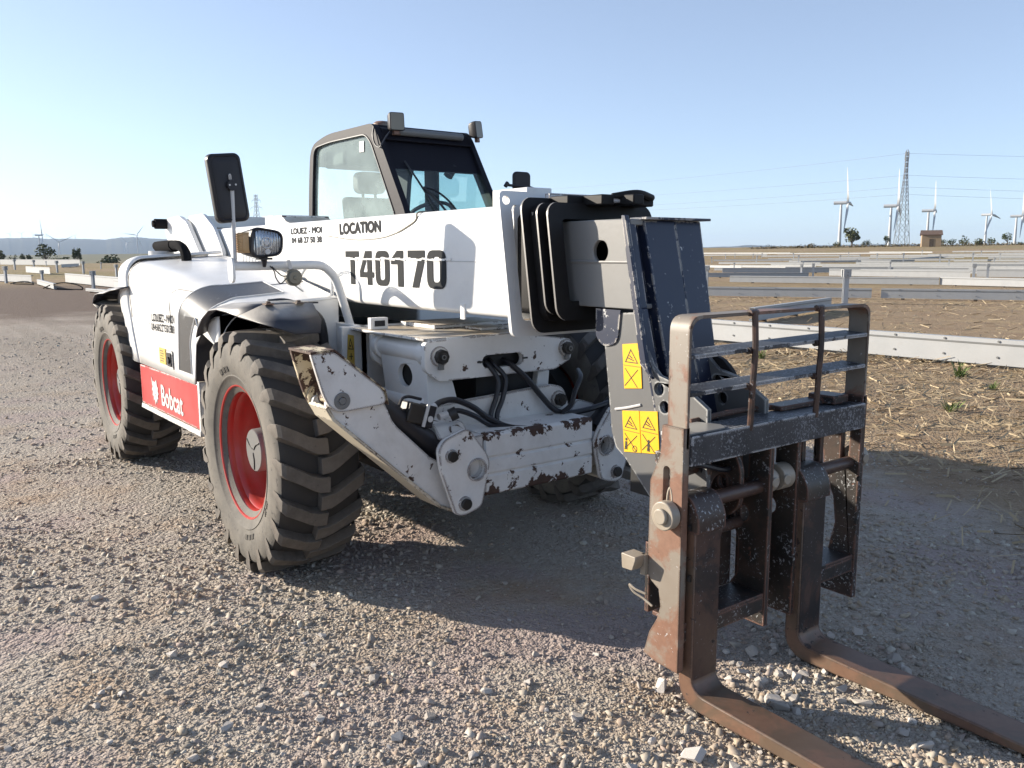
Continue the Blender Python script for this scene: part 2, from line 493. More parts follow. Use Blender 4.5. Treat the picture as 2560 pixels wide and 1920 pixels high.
    def lathe(s, prof, c=(0, 0, 0), n=40, k=0, sgn=-1):
        """profile of (radius, offset) about the Y axis; offset grows towards sgn*Y"""
        c = Vector(c); vs = []
        for r, a in prof:
            vs += [c + Vector((r * math.cos(2 * math.pi * i / n), sgn * a, r * math.sin(2 * math.pi * i / n))) for i in range(n)]
        fs = []
        for j in range(len(prof) - 1):
            for i in range(n):
                i2 = (i + 1) % n
                fs.append((j * n + i, j * n + i2, (j + 1) * n + i2, (j + 1) * n + i))
        return s.add(vs, fs, k)

    def grid(s, fn, nu, nv, k=0):
        vs = [fn(i / nu, j / nv) for i in range(nu + 1) for j in range(nv + 1)]
        fs = [(i * (nv + 1) + j, (i + 1) * (nv + 1) + j, (i + 1) * (nv + 1) + j + 1, i * (nv + 1) + j + 1) for i in range(nu) for j in range(nv)]
        return s.add(vs, fs, k)

    def mesh(s, name, mats, sharp=35):
        me = bpy.data.meshes.new(name)
        me.from_pydata(s.v, [], s.f)
        mats = mats if isinstance(mats, (list, tuple)) else [mats]
        for q in mats: me.materials.append(M[q] if isinstance(q, str) else q)
        if len(mats) > 1: me.polygons.foreach_set('material_index', s.k)
        bm = bmesh.new(); bm.from_mesh(me)
        bmesh.ops.recalc_face_normals(bm, faces=bm.faces)
        bm.to_mesh(me); bm.free()
        me.polygons.foreach_set('use_smooth', [True] * len(me.polygons))
        me.set_sharp_from_angle(angle=math.radians(sharp))
        return me

    def build(s, name, mats, parent=None, bevel=0., label=None, sharp=35, solid=0., seg=2):
        o = bpy.data.objects.new(name, s.mesh(name, mats, sharp))
        COL.objects.link(o)
        if parent is not None: o.parent = parent
        if solid:
            md = o.modifiers.new('thickness', 'SOLIDIFY'); md.thickness = solid; md.offset = 0
        if bevel:
            md = o.modifiers.new('bevel', 'BEVEL'); md.width = bevel; md.segments = seg; md.limit_method = 'ANGLE'
            md.angle_limit = math.radians(40); md.use_clamp_overlap = True
        if label: o['label'] = label
        return o


def empty(name, loc=(0, 0, 0), parent=None, label=None, cat=None, group=None, rz=0.):
    o = bpy.data.objects.new(name, None)
    COL.objects.link(o)
    o.location = loc
    o.rotation_euler = (0, 0, rz)
    o.empty_display_size = .2
    if parent is not None: o.parent = parent
    tag(o, label, cat, group)
    return o


def tag(o, label=None, cat=None, group=None, kind=None):
    if label: o['label'] = label
    if cat: o['category'] = cat
    if group: o['group'] = group
    if kind: o['kind'] = kind
    return o


def circ(cx, cy, r, n=20, ry=None, a0=0.):
    ry = r if ry is None else ry
    return [(cx + r * math.cos(a0 + 2 * math.pi * i / n), cy + ry * math.sin(a0 + 2 * math.pi * i / n)) for i in range(n)]


def rrect(x0, x1, y0, y1, r, n=5):
    o = []
    for cx, cy, a in ((x1 - r, y1 - r, 0), (x0 + r, y1 - r, 90), (x0 + r, y0 + r, 180), (x1 - r, y0 + r, 270)):
        for i in range(n + 1):
            t = math.radians(a + 90 * i / n)
            o.append((cx + r * math.cos(t), cy + r * math.sin(t)))
    return o


def rpoly(pts, rs, n=4):
    """polygon with rounded corners; rs is one radius or a list"""
    o = []
    c = len(pts)
    for i in range(c):
        r = rs[i] if isinstance(rs, (list, tuple)) else rs
        p, a, b_ = Vector(pts[i]), Vector(pts[i - 1]), Vector(pts[(i + 1) % c])
        if r <= 0:
            o.append(tuple(p)); continue
        da, db = (a - p), (b_ - p)
        t = min(r, da.length * .49, db.length * .49)
        s0, s1 = p + da.normalized() * t, p + db.normalized() * t
        for j in range(n + 1):
            u = j / n
            q = s0 * (1 - u) ** 2 + p * 2 * u * (1 - u) + s1 * u * u
            o.append(tuple(q))
    return o


def text_polys(txt, offset=0., spacing=1.):
    cu = bpy.data.curves.new('txt', 'FONT')
    cu.body = txt; cu.fill_mode = 'FRONT'; cu.dimensions = '2D'
    cu.offset = offset; cu.space_character = spacing; cu.resolution_u = 3
    ob = bpy.data.objects.new('txt', cu)
    COL.objects.link(ob)
    me = bpy.data.meshes.new_from_object(ob)
    vs = [tuple(v.co) for v in me.vertices]; fs = [tuple(p.vertices) for p in me.polygons]
    bpy.data.objects.remove(ob); bpy.data.curves.remove(cu); bpy.data.meshes.remove(me)
    return vs, fs


def lettering(g, txt, x0, x1, z0, z1, y, bold=0., shear=0., k=0, slope=0.):
    """text fitted to a rectangle on a face that looks towards -Y; bold as a share of the letter height"""
    vs, fs = text_polys(txt)
    ax, bx = min(v[0] for v in vs), max(v[0] for v in vs)
    ay, by = min(v[1] for v in vs), max(v[1] for v in vs)
    e = bold * (z1 - z0)
    sh = [(0, 0)] if not bold else [(-e, 0), (e, 0), (0, -e), (0, e), (0, 0)]
    for i, (du, dv) in enumerate(sh):
        o = []
        for v in vs:
            u, t = (v[0] - ax) / (bx - ax), (v[1] - ay) / (by - ay)
            o.append((x0 + e + (x1 - x0 - 2 * e) * u + shear * t + du, y - i * .00012, z0 + e + (z1 - z0 - 2 * e) * t + slope * u + dv))
        g.add(o, fs, k)


def ss(a, b_, x):
    t = min(1, max(0, (x - a) / (b_ - a)))
    return t * t * (3 - 2 * t)


def th(x, y):
    return 3.7 * ss(60, 290, y) - 9 * ss(180, 420, -x) * (1 - ss(60, 250, y))


# ================================================================== SETTING
def ground():
    rad = [0.0] + [0.6 * 1.085 ** i for i in range(0, 116)]
    rad = [r for r in rad if r < 7300] + [7300.0]
    n = 144
    vs = [(0, 0, 0)]
    for r in rad[1:]:
        for i in range(n):
            a = 2 * math.pi * i / n
            x, y = r * math.cos(a), r * math.sin(a)
            vs.append((x, y, th(x, y)))
    fs = [(0, 1 + i, 1 + (i + 1) % n) for i in range(n)]
    for j in range(len(rad) - 2):
        for i in range(n):
            i2 = (i + 1) % n
            a, b_ = 1 + j * n, 1 + (j + 1) * n
            fs.append((a + i, b_ + i, b_ + i2, a + i2))
    g = G(); g.v = vs; g.f = fs; g.k = [0] * len(fs)
    o = g.build('ground', 'ground')
    tag(o, kind='structure')
    return o


GROUND = ground()


def hills():
    def ridge(name, prof, D, depth, base):
        # prof: (bearing in radians from the camera, crest height)
        g = G()
        rows = []
        pts = []
        for i in range(len(prof) - 1):
            (a0, h0), (a1, h1) = prof[i], prof[i + 1]
            for j in range(6):
                t = j / 6; t = t * t * (3 - 2 * t)
                pts.append((a0 + (a1 - a0) * j / 6, h0 + (h1 - h0) * t + NR.normal(0, .7)))
        pts.append(prof[-1])
        for a, h in pts:
            dx, dy = math.cos(a), math.sin(a)
            for k in range(9):
                t = k / 8
                r = D - depth * .5 + depth * t
                z = base + (h - base) * math.sin(math.pi * min(1, t * 1.0)) ** .8 + (NR.normal(0, .6) if 0 < k < 4 else 0)
                rows.append((CAM.x + dx * r, CAM.y + dy * r, z))
        n = 9
        fs = [(i * n + j, (i + 1) * n + j, (i + 1) * n + j + 1, i * n + j + 1) for i in range(len(pts) - 1) for j in range(n - 1)]
        g.add(rows, fs)
        tag(g.build(name, 'hill', sharp=80), kind='structure')

    def brg(px):
        return YAW - math.atan((px - 1280) / 2098.2)
    D = 6000
    left = [(-900, 20), (-500, 70), (-250, 95), (0, 110), (15, 107), (41, 109), (60, 108), (80, 111), (108, 112), (130, 105), (183, 106), (229, 105), (280, 101),
            (297, 108), (321, 115), (350, 117), (376, 114), (392, 109), (450, 104), (600, 90), (800, 60), (1000, 30)]
    ridge('hills', [(brg(px), h) for px, h in left], D, 2200, -14)
    right = [(1500, 10), (1650, 38), (1755, 42), (1817, 46), (1865, 55), (1920, 50), (1950, 47), (2050, 50), (2200, 55), (2400, 48), (2600, 40), (2900, 20)]
    ridge('hills', [(brg(px), h) for px, h in right], 6300, 1500, -14)


hills()


def icos(sub):
    bm = bmesh.new()
    bmesh.ops.create_icosphere(bm, subdivisions=sub, radius=1)
    v = np.array([q.co[:] for q in bm.verts]); f = np.array([[q.index for q in p.verts] for p in bm.faces])
    bm.free()
    return v, f


def quat_rot(q):
    w_, x, y, z = q.T
    return np.stack([np.stack([1 - 2 * (y * y + z * z), 2 * (x * y - z * w_), 2 * (x * z + y * w_)], -1),
                     np.stack([2 * (x * y + z * w_), 1 - 2 * (x * x + z * z), 2 * (y * z - x * w_)], -1),
                     np.stack([2 * (x * z - y * w_), 2 * (y * z + x * w_), 1 - 2 * (x * x + y * y)], -1)], 1)


def scatter_region(n, r0, r1, a=42, power=2.):
    ang = YAW + np.radians(NR.uniform(-a, a, n))
    r = (NR.uniform(0, 1, n) * (r1 ** power - r0 ** power) + r0 ** power) ** (1 / power)
    return np.stack([CAM.x + r * np.cos(ang), CAM.y + r * np.sin(ang)], 1)


def straw_edge(p):
    return p[:, 1] + .62 * np.maximum(p[:, 0], -9)


def np_mesh(name, V, F, mat):
    me = bpy.data.meshes.new(name)
    me.vertices.add(len(V)); me.vertices.foreach_set('co', V.astype(np.float32).ravel())
    k = F.shape[1]
    me.loops.add(F.size); me.loops.foreach_set('vertex_index', F.astype(np.int32).ravel())
    me.polygons.add(len(F)); me.polygons.foreach_set('loop_start', np.arange(0, F.size, k, dtype=np.int32))
    me.update(calc_edges=True)
    me.materials.append(mat)
    o = bpy.data.objects.new(name, me); COL.objects.link(o)
    return o


def rock(n, axes):
    """angular broken stone: hull of points on an ellipsoid (2n-4 triangles)"""
    while True:
        q = NR.normal(0, 1, (n, 3)); q /= np.linalg.norm(q, axis=1)[:, None]
        bm = bmesh.new()
        for c in q: bm.verts.new(c)
        bm.verts.ensure_lookup_table()
        bmesh.ops.convex_hull(bm, input=bm.verts)
        bm.verts.index_update()
        f = np.array([[x.index for x in p.verts] for p in bm.faces if len(p.verts) == 3])
        ok = len(bm.verts) == n and len(f) == 2 * n - 4
        v = np.array([x.co[:] for x in bm.verts])
        bm.free()
        if ok:
            v = (v - v.mean(0)) * NR.uniform(.95, 1.15)
            return v * np.array(axes), f


def gravel():
    protos, tris = [], []
    for i in range(14):
        v, f = rock(10, (1.0, NR.uniform(.62, .95), NR.uniform(.32, .60)))
        protos.append(v); tris.append(f)
    N1, N2, N3 = 62000, 52000, 26000
    P = np.concatenate([scatter_region(N1, .9, 3.6, 40), scatter_region(N2, 3.5, 7.2, 39), scatter_region(N3, 7.0, 19., 38)])
    size = np.concatenate([np.exp(NR.normal(math.log(.0062), .55, N1)), np.exp(NR.normal(math.log(.0088), .52, N2)), np.exp(NR.normal(math.log(.014), .42, N3))])
    e = straw_edge(P)
    keep = (e < 4.0 + NR.normal(0, .35, len(P))) | (NR.uniform(0, 1, len(P)) < .03)
    # patches with fewer, finer stones
    pat = np.sin(P[:, 0] * 1.9 + 1.3 * np.sin(P[:, 1] * 1.4)) + np.sin(P[:, 1] * 2.3 + 1.7 * np.sin(P[:, 0] * 1.1))
    keep &= NR.uniform(0, 1, len(P)) < np.clip(.78 - .30 * pat, .18, 1)
    keep &= ~((P[:, 0] < -4.5) & (NR.uniform(0, 1, len(P)) < .3))
    size *= np.clip(1.0 - .13 * pat, .7, 1.4)
    P, size = P[keep], np.clip(size[keep], .0032, .030)
    n = len(P)
    q = NR.normal(0, 1, (n, 4)); q[:, 1:3] *= .35; q /= np.linalg.norm(q, axis=1)[:, None]
    Rm = quat_rot(q)
    idx = NR.integers(0, len(protos), n)
    pv = np.stack(protos)[idx]
    V = np.einsum('nij,nkj->nki', Rm, pv) * size[:, None, None]
    V[:, :, 0] += P[:, 0:1]; V[:, :, 1] += P[:, 1:2]; V[:, :, 2] += (size * NR.uniform(-.25, .15, n))[:, None]
    F = np.stack(tris)[idx] + (np.arange(n) * 10)[:, None, None]
    o = np_mesh('gravel', V.reshape(-1, 3), F.reshape(-1, 3), M['stone'])
    tag(o, 'grey crushed limestone gravel spread over the ground around the telehandler', 'gravel', kind='stuff')


gravel()


def loose_stones():
    meshes = []
    for i in range(10):
        pv, f = rock(15, (NR.uniform(.95, 1.2), NR.uniform(.65, .95), NR.uniform(.45, .72)))
        me = bpy.data.meshes.new('stone')
        me.from_pydata(pv.tolist(), [], f.tolist()); me.materials.append(M['loose'])
        meshes.append(me)
    P = np.concatenate([scatter_region(190, 1.3, 3.4, 36), scatter_region(110, 3.4, 6, 36)])
    # heap of coarse stones by the forks
    hp = np.stack([NR.normal(2.32, .20, 80), NR.normal(.05, .28, 80)], 1)
    P = np.concatenate([hp, P])
    made = 0
    for i, q in enumerate(P):
        if straw_edge(q[None])[0] > 4.2 or made >= 300: continue
        if (abs(q[0]) < .65 or abs(q[0] + 2.92) < .65) and abs(abs(q[1]) - .97) < .25: continue
        s = float(np.exp(NR.normal(math.log(.022 if i < 80 else .016), .34)))
        s = min(s, .055)
        o = bpy.data.objects.new('stone', meshes[i % 10]); COL.objects.link(o)
        o.parent = GROUND
        o.location = (q[0], q[1], s * .22)
        o.rotation_euler = (NR.normal(0, .25), NR.normal(0, .25), NR.uniform(0, 6.28))
        o.scale = (s, s, s)
        made += 1


loose_stones()


def straw():
    n = 19000
    P = np.concatenate([scatter_region(n, 4.5, 14, 42), scatter_region(7000, 12, 34, 40)])
    e = straw_edge(P)
    k = (e > 3.9 + NR.normal(0, .4, len(P))) & (P[:, 1] > 1.5)
    P = P[k]; n = len(P)
    a = NR.uniform(0, math.pi, n); L = NR.uniform(.05, .20, n) * np.where(np.hypot(P[:, 0] - CAM.x, P[:, 1] - CAM.y) > 13, 1.4, 1.); t = NR.normal(0, .25, n)
    wd = NR.uniform(.0025, .006, n) * np.where(np.hypot(P[:, 0] - CAM.x, P[:, 1] - CAM.y) > 13, 1.3, 1.)
    d = np.stack([np.cos(a) * np.cos(t), np.sin(a) * np.cos(t), np.abs(np.sin(t)) * .7], 1) * (L / 2)[:, None]
    s = np.stack([-np.sin(a), np.cos(a), NR.normal(0, .6, n)], 1) * wd[:, None]
    c = np.concatenate([P, (np.abs(d[:, 2]) + .006 + NR.exponential(.012, n))[:, None]], 1)
    V = np.stack([c - d - s, c - d + s, c + d + s, c + d - s], 1).reshape(-1, 3)
    F = np.arange(4 * n).reshape(-1, 4)
    o = np_mesh('straw', V, F, M['straw'])
    tag(o, 'dry yellow straw lying over the brown field beside the gravel', 'straw', kind='stuff')


straw()


def weed(x, y, s, label):
    g = G()
    for i in range(46):
        a = R.uniform(0, 6.28); l = R.uniform(.4, 1) * s; t = R.uniform(.3, 1.25)
        p0 = Vector((R.gauss(0, .12) * s, R.gauss(0, .12) * s, 0))
        d = Vector((math.cos(a) * math.cos(t), math.sin(a) * math.cos(t), math.sin(t)))
        sd = d.cross(Vector((0, 0, 1))).normalized() * .03 * s
        p1 = p0 + d * l * .6; p2 = p0 + d * l + Vector((0, 0, -.12 * l))
        g.add([p0 - sd * .4, p0 + sd * .4, p1 + sd, p1 - sd, p2], [(0, 1, 2, 3), (3, 2, 4)])
    o = g.build('weed', 'weed', sharp=80)
    o.location = (x, y, th(x, y))
    tag(o, label, 'weed', 'green weeds on the dry field')


weed(-.95, 8.3, .30, 'bushy green weed growing at the foot of the nearest long white beam')
weed(.10, 5.9, .20, 'low green weed on straw, in front of the nearest white beam at the picture edge')
weed(-3.7, 7.95, .22, 'green weed beside the telehandler head, against the nearest white beam')
weed(-.25, 7.6, .16, 'small green weed between two others before the nearest white beam')
weed(.55, 7.9, .18, 'pale green weed at the right picture edge under the nearest white beam')
weed(-1.55, 4.4, .12, 'tiny green sprig on straw seen through the guard of the forks')


# ================================================================== TELEHANDLER
T = empty('telehandler', (0, 0, 0), None, 'white and red telehandler with lowered boom and rusty pallet forks on the gravel', 'telehandler')


# ---- wheels
def lug_mesh(side):
    """one tread bar; side=-1 is the outer (-Y) half, +1 the inner; lies around angle 0 (the wheel's +X side)"""
    RO, RB = .602, .553
    st = [(.207, .500, .488, .022, -.165), (.206, .545, .535, .052, -.138), (.201, .584, .555, .064, -.108), (.186, RO, RB, .068, -.088), (.12, RO + .003, RB, .070, -.026), (.065, RO + .004, RB, .072, .030),
          (.03, RO + .004, RB, .078, .055), (-.020, RO + .004, RB, .078, .062)]
    vs = []
    for y, ro, rb, wdt, th_ in st:
        h = wdt / 2 / .6
        for a, r in ((th_ - h * 1.15, rb), (th_ - h * .92, ro), (th_ + h * .92, ro), (th_ + h * 1.15, rb)):
            # positive angle runs downwards on the wheel's front
            vs.append((r * math.cos(-a), side * y, r * math.sin(-a)))
    fs = [(0, 3, 2, 1)]
    for i in range(len(st) - 1):
        for j in range(3):
            fs.append((4 * i + j, 4 * i + j + 1, 4 * i + j + 5, 4 * i + j + 4))
    n = 4 * (len(st) - 1)
    fs.append((n, n + 1, n + 2, n + 3))
    g = G(); g.add(vs, fs)
    return g.mesh('lug', 'lug', 32)


def make_wheel():
    w_ = empty('wheel', (0, -.97, .60), T)
    g = G()
    g.lathe([(.300, .15), (.325, .168), (.345, .182), (.375, .190), (.378, .194), (.384, .196), (.388, .193), (.43, .205), (.47, .206), (.505, .203), (.530, .199), (.545, .190)], n=72)
    g.lathe([(.545, .190), (.555, .170), (.559, .10), (.560, 0), (.559, -.10), (.555, -.170), (.545, -.190)], n=72, k=1)
    g.lathe([(.545, -.190), (.52, -.203), (.43, -.205), (.36, -.185), (.300, -.15)], n=72)
    g.build('tyre', ['tyre', 'tread_base'], w_, sharp=50)
    g = G()
    g.lathe([(.318, .150), (.330, .176), (.337, .178), (.337, .172), (.330, .163), (.316, .158), (.303, .150), (.298, .135), (.298, .118), (.288, .108), (.284, .085), (.284, .055), (.273, .040), (.270, .00), (.258, -.03),
             (.225, -.045), (.10, -.05), (.0, -.05)], n=64)
    # weld lump and valve on the barrel
    g.cyl((.15, .06, .235), (.155, -.03, .25), .012, n=10)
    rim = g.build('rim', 'red', w_, sharp=40)
    g = G()
    g.lathe([(.118, -.05), (.112, .02), (.108, .112), (.104, .118), (.0, .120)], n=36)
    hub = g.build('hub_cap', 'hub_grey', w_, sharp=40)
    g = G()
    for i in range(3):
        a = 2.09 * i + .5
        c0 = Vector((.015 * math.cos(a), -.121, .015 * math.sin(a)))
        g.tube([(.012 * math.cos(a), -.121, .012 * math.sin(a)), (.05 * math.cos(a + .25), -.121, .05 * math.sin(a + .25)), (.098 * math.cos(a + .1), -.120, .098 * math.sin(a + .1))], .003, 6)
    g.build('hub_groove', 'dark', w_)
    g = G()
    for i in range(12):
        a = 2 * math.pi * i / 12
        g.cyl((.19 * math.cos(a), .045, .19 * math.sin(a)), (.19 * math.cos(a), .022, .19 * math.sin(a)), .014, n=6)
    tag(g.build('wheel_nuts', 'red', w_), kind='stuff')
    # moulded sidewall lettering as small raised bars
    g = G()
    for a0, n in ((math.radians(118), 11), (math.radians(-62), 11), (math.radians(-20), 7)):
        for i in range(n):
            a = a0 - i * .028
            r0, r1 = .408, .432
            if i % 4 == 3: continue
            g.bar((r0 * math.cos(a), -.2015, r0 * math.sin(a)), (r1 * math.cos(a), -.207, r1 * math.sin(a)), .0065, .004, (0, 1, 0))
    tag(g.build('sidewall_lettering', 'tyre', w_), kind='stuff')
    ms = {-1: lug_mesh(-1), 1: lug_mesh(1)}
    n = 21
    for i in range(n):
        for sd in (-1, 1):
            o = bpy.data.objects.new('lug', ms[sd]); COL.objects.link(o)
            o.parent = w_
            md = o.modifiers.new('worn_edge', 'BEVEL'); md.width = .009; md.segments = 2; md.limit_method = 'ANGLE'; md.angle_limit = math.radians(35)
            o.rotation_euler = (0, 2 * math.pi * (i + (.5 if sd > 0 else 0)) / n, 0)
    return w_


def copy_tree(o, parent=None):
    c = o.copy(); COL.objects.link(c)
    if parent is not None: c.parent = parent
    for ch in list(o.children): copy_tree(ch, c)
    return c


wheel = make_wheel()
for loc, rz, ry in (((-2.92, -.97, .60), 0, .13), ((0, .97, .60), math.pi, .06), ((-2.92, .97, .60), math.pi, .2)):
    c = copy_tree(wheel, T)
    c.location = loc; c.rotation_euler = (0, ry, rz)
wheel.rotation_euler = (0, .05, 0)

# ---- axles and belly
g = G()
g.box(-3.35, -.12, -.42, .42, .56, 1.10)
g.cyl((0, -.8, .6), (0, .8, .6), .13); g.cyl((0, .70, .6), (0, .80, .6), .30, n=32); g.cyl((0, -.80, .6), (0, -.70, .6), .30, n=32); g.cyl((-2.92, -.8, .6), (-2.92, .8, .6), .13)
g.box(-.25, .25, -.5, .5, .45, .72); g.box(-3.15, -2.7, -.5, .5, .45, .72)
g.box(-2.1, -.75, -1.03, .95, .60, .80)
g.box(-1.5, .62, -.16, .30, .80, 1.12)  # added dark box, standing in for the shadow beneath the boom
g.build('chassis', 'dark', T)

# ---- engine hood
XT = [(-2.62, 1.545), (-2.35, 1.535), (-1.4, 1.46), (-.95, 1.395), (-.38, 1.295)]


def topz(x):
    for (a, za), (b_, zb) in zip(XT, XT[1:]):
        if x <= b_: return za + (zb - za) * (x - a) / (b_ - a)
    return XT[-1][1]


def hood_pt(x, t, off=0.):
    """t: 0..1 up the side, 1..2 round the shoulder, 2..3 across the top"""
    f = (x + 2.35) / 1.97
    r = .13 + .09 * min(1, max(0, f))
    zt = topz(x) - .006
    yo, yi = -1.10, -.42
    if x < -.88: zb = .825
    elif x < -.82: zb = .825 + (1.06 - .825) * (x + .88) / .06
    else: zb = 1.06 + .19 * math.sin(min(1, (x + .82) / .44) * math.pi / 2)
    if t <= 1:
        z = zb + (zt - r - zb) * t
        n = Vector((0, -1, 0)); p = Vector((x, yo, z))
    elif t <= 2:
        a = (t - 1) * math.pi / 2
        n = Vector((0, -math.cos(a), math.sin(a)))
        p = Vector((x, yo + r - r * math.cos(a), zt - r + r * math.sin(a)))
    else:
        u = t - 2
        n = Vector((0, -.04, 1))
        p = Vector((x, yo + r + (yi - yo - r) * u, zt + .035 * u))
    # raked rear edge
    rear = max(0, min(1, (-1.9 - x) / .45))
    if p.z < 1.2: p.x += (1.2 - p.z) * .5 * rear
    return tuple(p + n * off)


hx = [-2.35, -2.3, -2.2, -2.05, -1.9, -1.7, -1.5, -1.3, -1.1, -.98, -.9, -.885, -.87, -.84, -.815, -.79, -.75, -.7, -.64, -.57, -.5, -.44, -.38]
tt = [i / 6 for i in range(7)] + [1 + i / 8 for i in range(1, 9)] + [2 + i / 5 for i in range(1, 6)]
g = G()
vs = [hood_pt(x, t) for x in hx for t in tt]
n = len(tt)
g.add(vs, [(i * n + j, (i + 1) * n + j, (i + 1) * n + j + 1, i * n + j + 1) for i in range(len(hx) - 1) for j in range(n - 1)])
hood = g.build('engine_hood', 'white', T, sharp=60, solid=.004)
# front face of the hood and inner wall
g = G()
fz = [hood_pt(-.383, t) for t in tt]
g.add([(q[0], q[1], q[2]) for q in fz] + [(-.383, -.42, .62), (-.383, -.80, .62), (-.383, -.80, 1.235)], [tuple(range(len(fz) + 3))])
g.build('hood_front', 'white', T, sharp=30)
g = G()
g.add([hood_pt(x, 3.0) for x in hx] + [(x, -.425, .8) for x in hx], [(i, i + 1, len(hx) + i + 1, len(hx) + i) for i in range(len(hx) - 1)])
g.build('hood_inner_wall', 'black_plastic', T, sharp=30)
# wheel arch lining
g = G()
ar = [(-.93, .6)] + [(-.93, .82)] + [(hood_pt(x, 0)[0], hood_pt(x, 0)[2] - .004) for x in hx if x > -.9]
vs = [(x - .006, -1.095, z) for x, z in ar] + [(x - .006, -.45, z) for x, z in ar]
k = len(ar)
g.add(vs, [(i, i + 1, k + i + 1, k + i) for i in range(k - 1)])
g.build('wheel_arch', 'black_plastic', T, solid=.01)
# seam lines on the hood
g = G()
g.tube([hood_pt(-1.31, t, .001) for t in (.62, .75, .88, 1.0, 1.25)] + [hood_pt(-1.24 + .16 * i, 1.42 + .1 * i, .001) for i in range(3)] + [hood_pt(-.84, t, .001) for t in (1.8, 2.0, 2.3, 2.6, 2.8, 2.97)], .0042, 6, 5)
g.tube([hood_pt(-2.325, t, .0) for t in (.55, .8, 1.0, 1.2, 1.5, 1.8, 2.0, 2.3, 2.6, 2.97)], .006, 6, 4)
g.tube([hood_pt(-2.29, t, .0) for t in (.5, .8, 1.0, 1.2, 1.5, 1.8, 2.0, 2.3, 2.6, 2.97)], .003, 6, 4)
g.build('hood_seam', 'groove', hood)
# dark grille panel that wraps the shoulder
g = G()


def grille_pt(u, v):
    # v: 0 bottom of the side .. 1 inner edge on top
    t = .14 + v * 2.38
    if t < .95: xl = -1.19 + .07 * (t / .95)
    elif t < 2: xl = -1.12 + .18 * (t - .95) / 1.05
    else: xl = -.94 + .02 * (t - 2)
    zb = hood_pt(xl, t)[2]
    if t < .55: xr = -.925 + .01 * t
    elif t < 1.05: xr = -.92 + .17 * ((t - .55) / .5) ** 1.6
    elif t < 1.7: xr = -.75 + .13 * (t - 1.05) / .65
    else: xr = -.62 + .0 * t
    x = xl + (xr - xl) * u
    # match heights of the two edges by using the rear edge's height on the side
    if t < 1:
        return (x, -1.1055, zb)
    return hood_pt(x, t, .0055)


g.grid(grille_pt, 14, 34)
g.build('grille_panel', 'grille', hood, sharp=60)
g = G()
edge = [grille_pt(0, v / 34) for v in range(35)]
g.tube(edge, .004, 6, 2); g.tube([grille_pt(u / 14, 1) for u in range(15)], .004, 6, 2); g.tube([grille_pt(1, v / 34) for v in range(35)], .004, 6, 2)
g.build('grille_trim', 'white', hood)
# rear shell of the engine bay, drawn in towards the rear corner
g = G()
SX = [-2.385, -2.40, -2.5, -2.62, -2.75, -2.86, -2.93, -2.96, -2.97]
SI = [-.012, .004, .004, -.006, -.024, -.048, -.075, -.105, -.15]


def shell_pt(i, t):
    q = Vector(hood_pt(-2.35, t, SI[i]))
    return (SX[i] + (q.x + 2.35) * 1.1, q.y, q.z + .03 * max(0, min(1, (q.z - 1.15) / .35)))


vs = [shell_pt(i, t) for i in range(9) for t in tt]
g.add(vs, [(i * n + j, (i + 1) * n + j, (i + 1) * n + j + 1, i * n + j + 1) for i in range(8) for j in range(n - 1)])
g.add([shell_pt(8, t) for t in tt] + [(-2.97, -.42, .82)], [tuple(range(n + 1))])
g.build('rear_shell', 'white', T, sharp=50, solid=.006)
g = G()
vs = [(-2.41 + (hood_pt(-2.35, t)[0] + 2.35) * 1.1, hood_pt(-2.35, t, -.022)[1], hood_pt(-2.35, t, -.022)[2] + .004) for t in tt] + [hood_pt(-2.33, t, -.022) for t in tt]
g.add(vs, [(j, j + 1, n + j + 1, n + j) for j in range(n - 1)])
g.build('shell_gap', 'groove', T)
g = G(); g.box(-3.6, -2.45, -.95, .95, .75, 1.18); g.plate('y', rpoly([(-3.62, .75), (-2.5, .75), (-2.5, 1.45), (-3.05, 1.45), (-3.55, 1.2)], .06), -.98, -.45)
g.build('counterweight', 'white', T, bevel=.02)
# red side panel with white lower edge
g = G()
g.plate('y', [(-2.19, .545), (-.845, .565), (-.845, .832), (-2.19, .812)], -1.099, -1.06)
red = g.build('red_side_panel', 'red_panel', T, bevel=.004)
g = G()
g.plate('y', [(-2.21, .505), (-.83, .525), (-.83, .560), (-2.19, .540)], -1.103, -1.05)
g.plate('y', [(-.843, .560), (-.815, .560), (-.80, .85), (-.843, .85)], -1.103, -1.05)
g.build('panel_edge', 'white_dusty', red, bevel=.003)
g = G()
lettering(g, 'Bobcat', -1.655, -1.165, .595, .735, -1.102, .035, 0)
tag(g.build('lettering', 'white_print', red), kind='stuff')
g = G()   # animal-head emblem of the maker
em = [(-1.885, .765), (-1.855, .725), (-1.835, .735), (-1.80, .728), (-1.765, .752), (-1.757, .71), (-1.735, .70), (-1.745, .672), (-1.725, .66), (-1.752, .645), (-1.738, .625), (-1.765, .622), (-1.775, .590),
      (-1.795, .612), (-1.815, .575), (-1.83, .615), (-1.855, .600), (-1.85, .632), (-1.88, .635), (-1.862, .66), (-1.887, .675), (-1.862, .695), (-1.875, .715)]
h1 = [(-1.852, .692), (-1.83, .682), (-1.838, .674)]
h2 = [(-1.785, .686), (-1.765, .694), (-1.775, .676)]
h3 = [(-1.82, .650), (-1.795, .650), (-1.808, .632)]
g.plate('y', em, -1.1025, -1.100, [h1, h2, h3])
g.build('emblem', 'white_print', red)

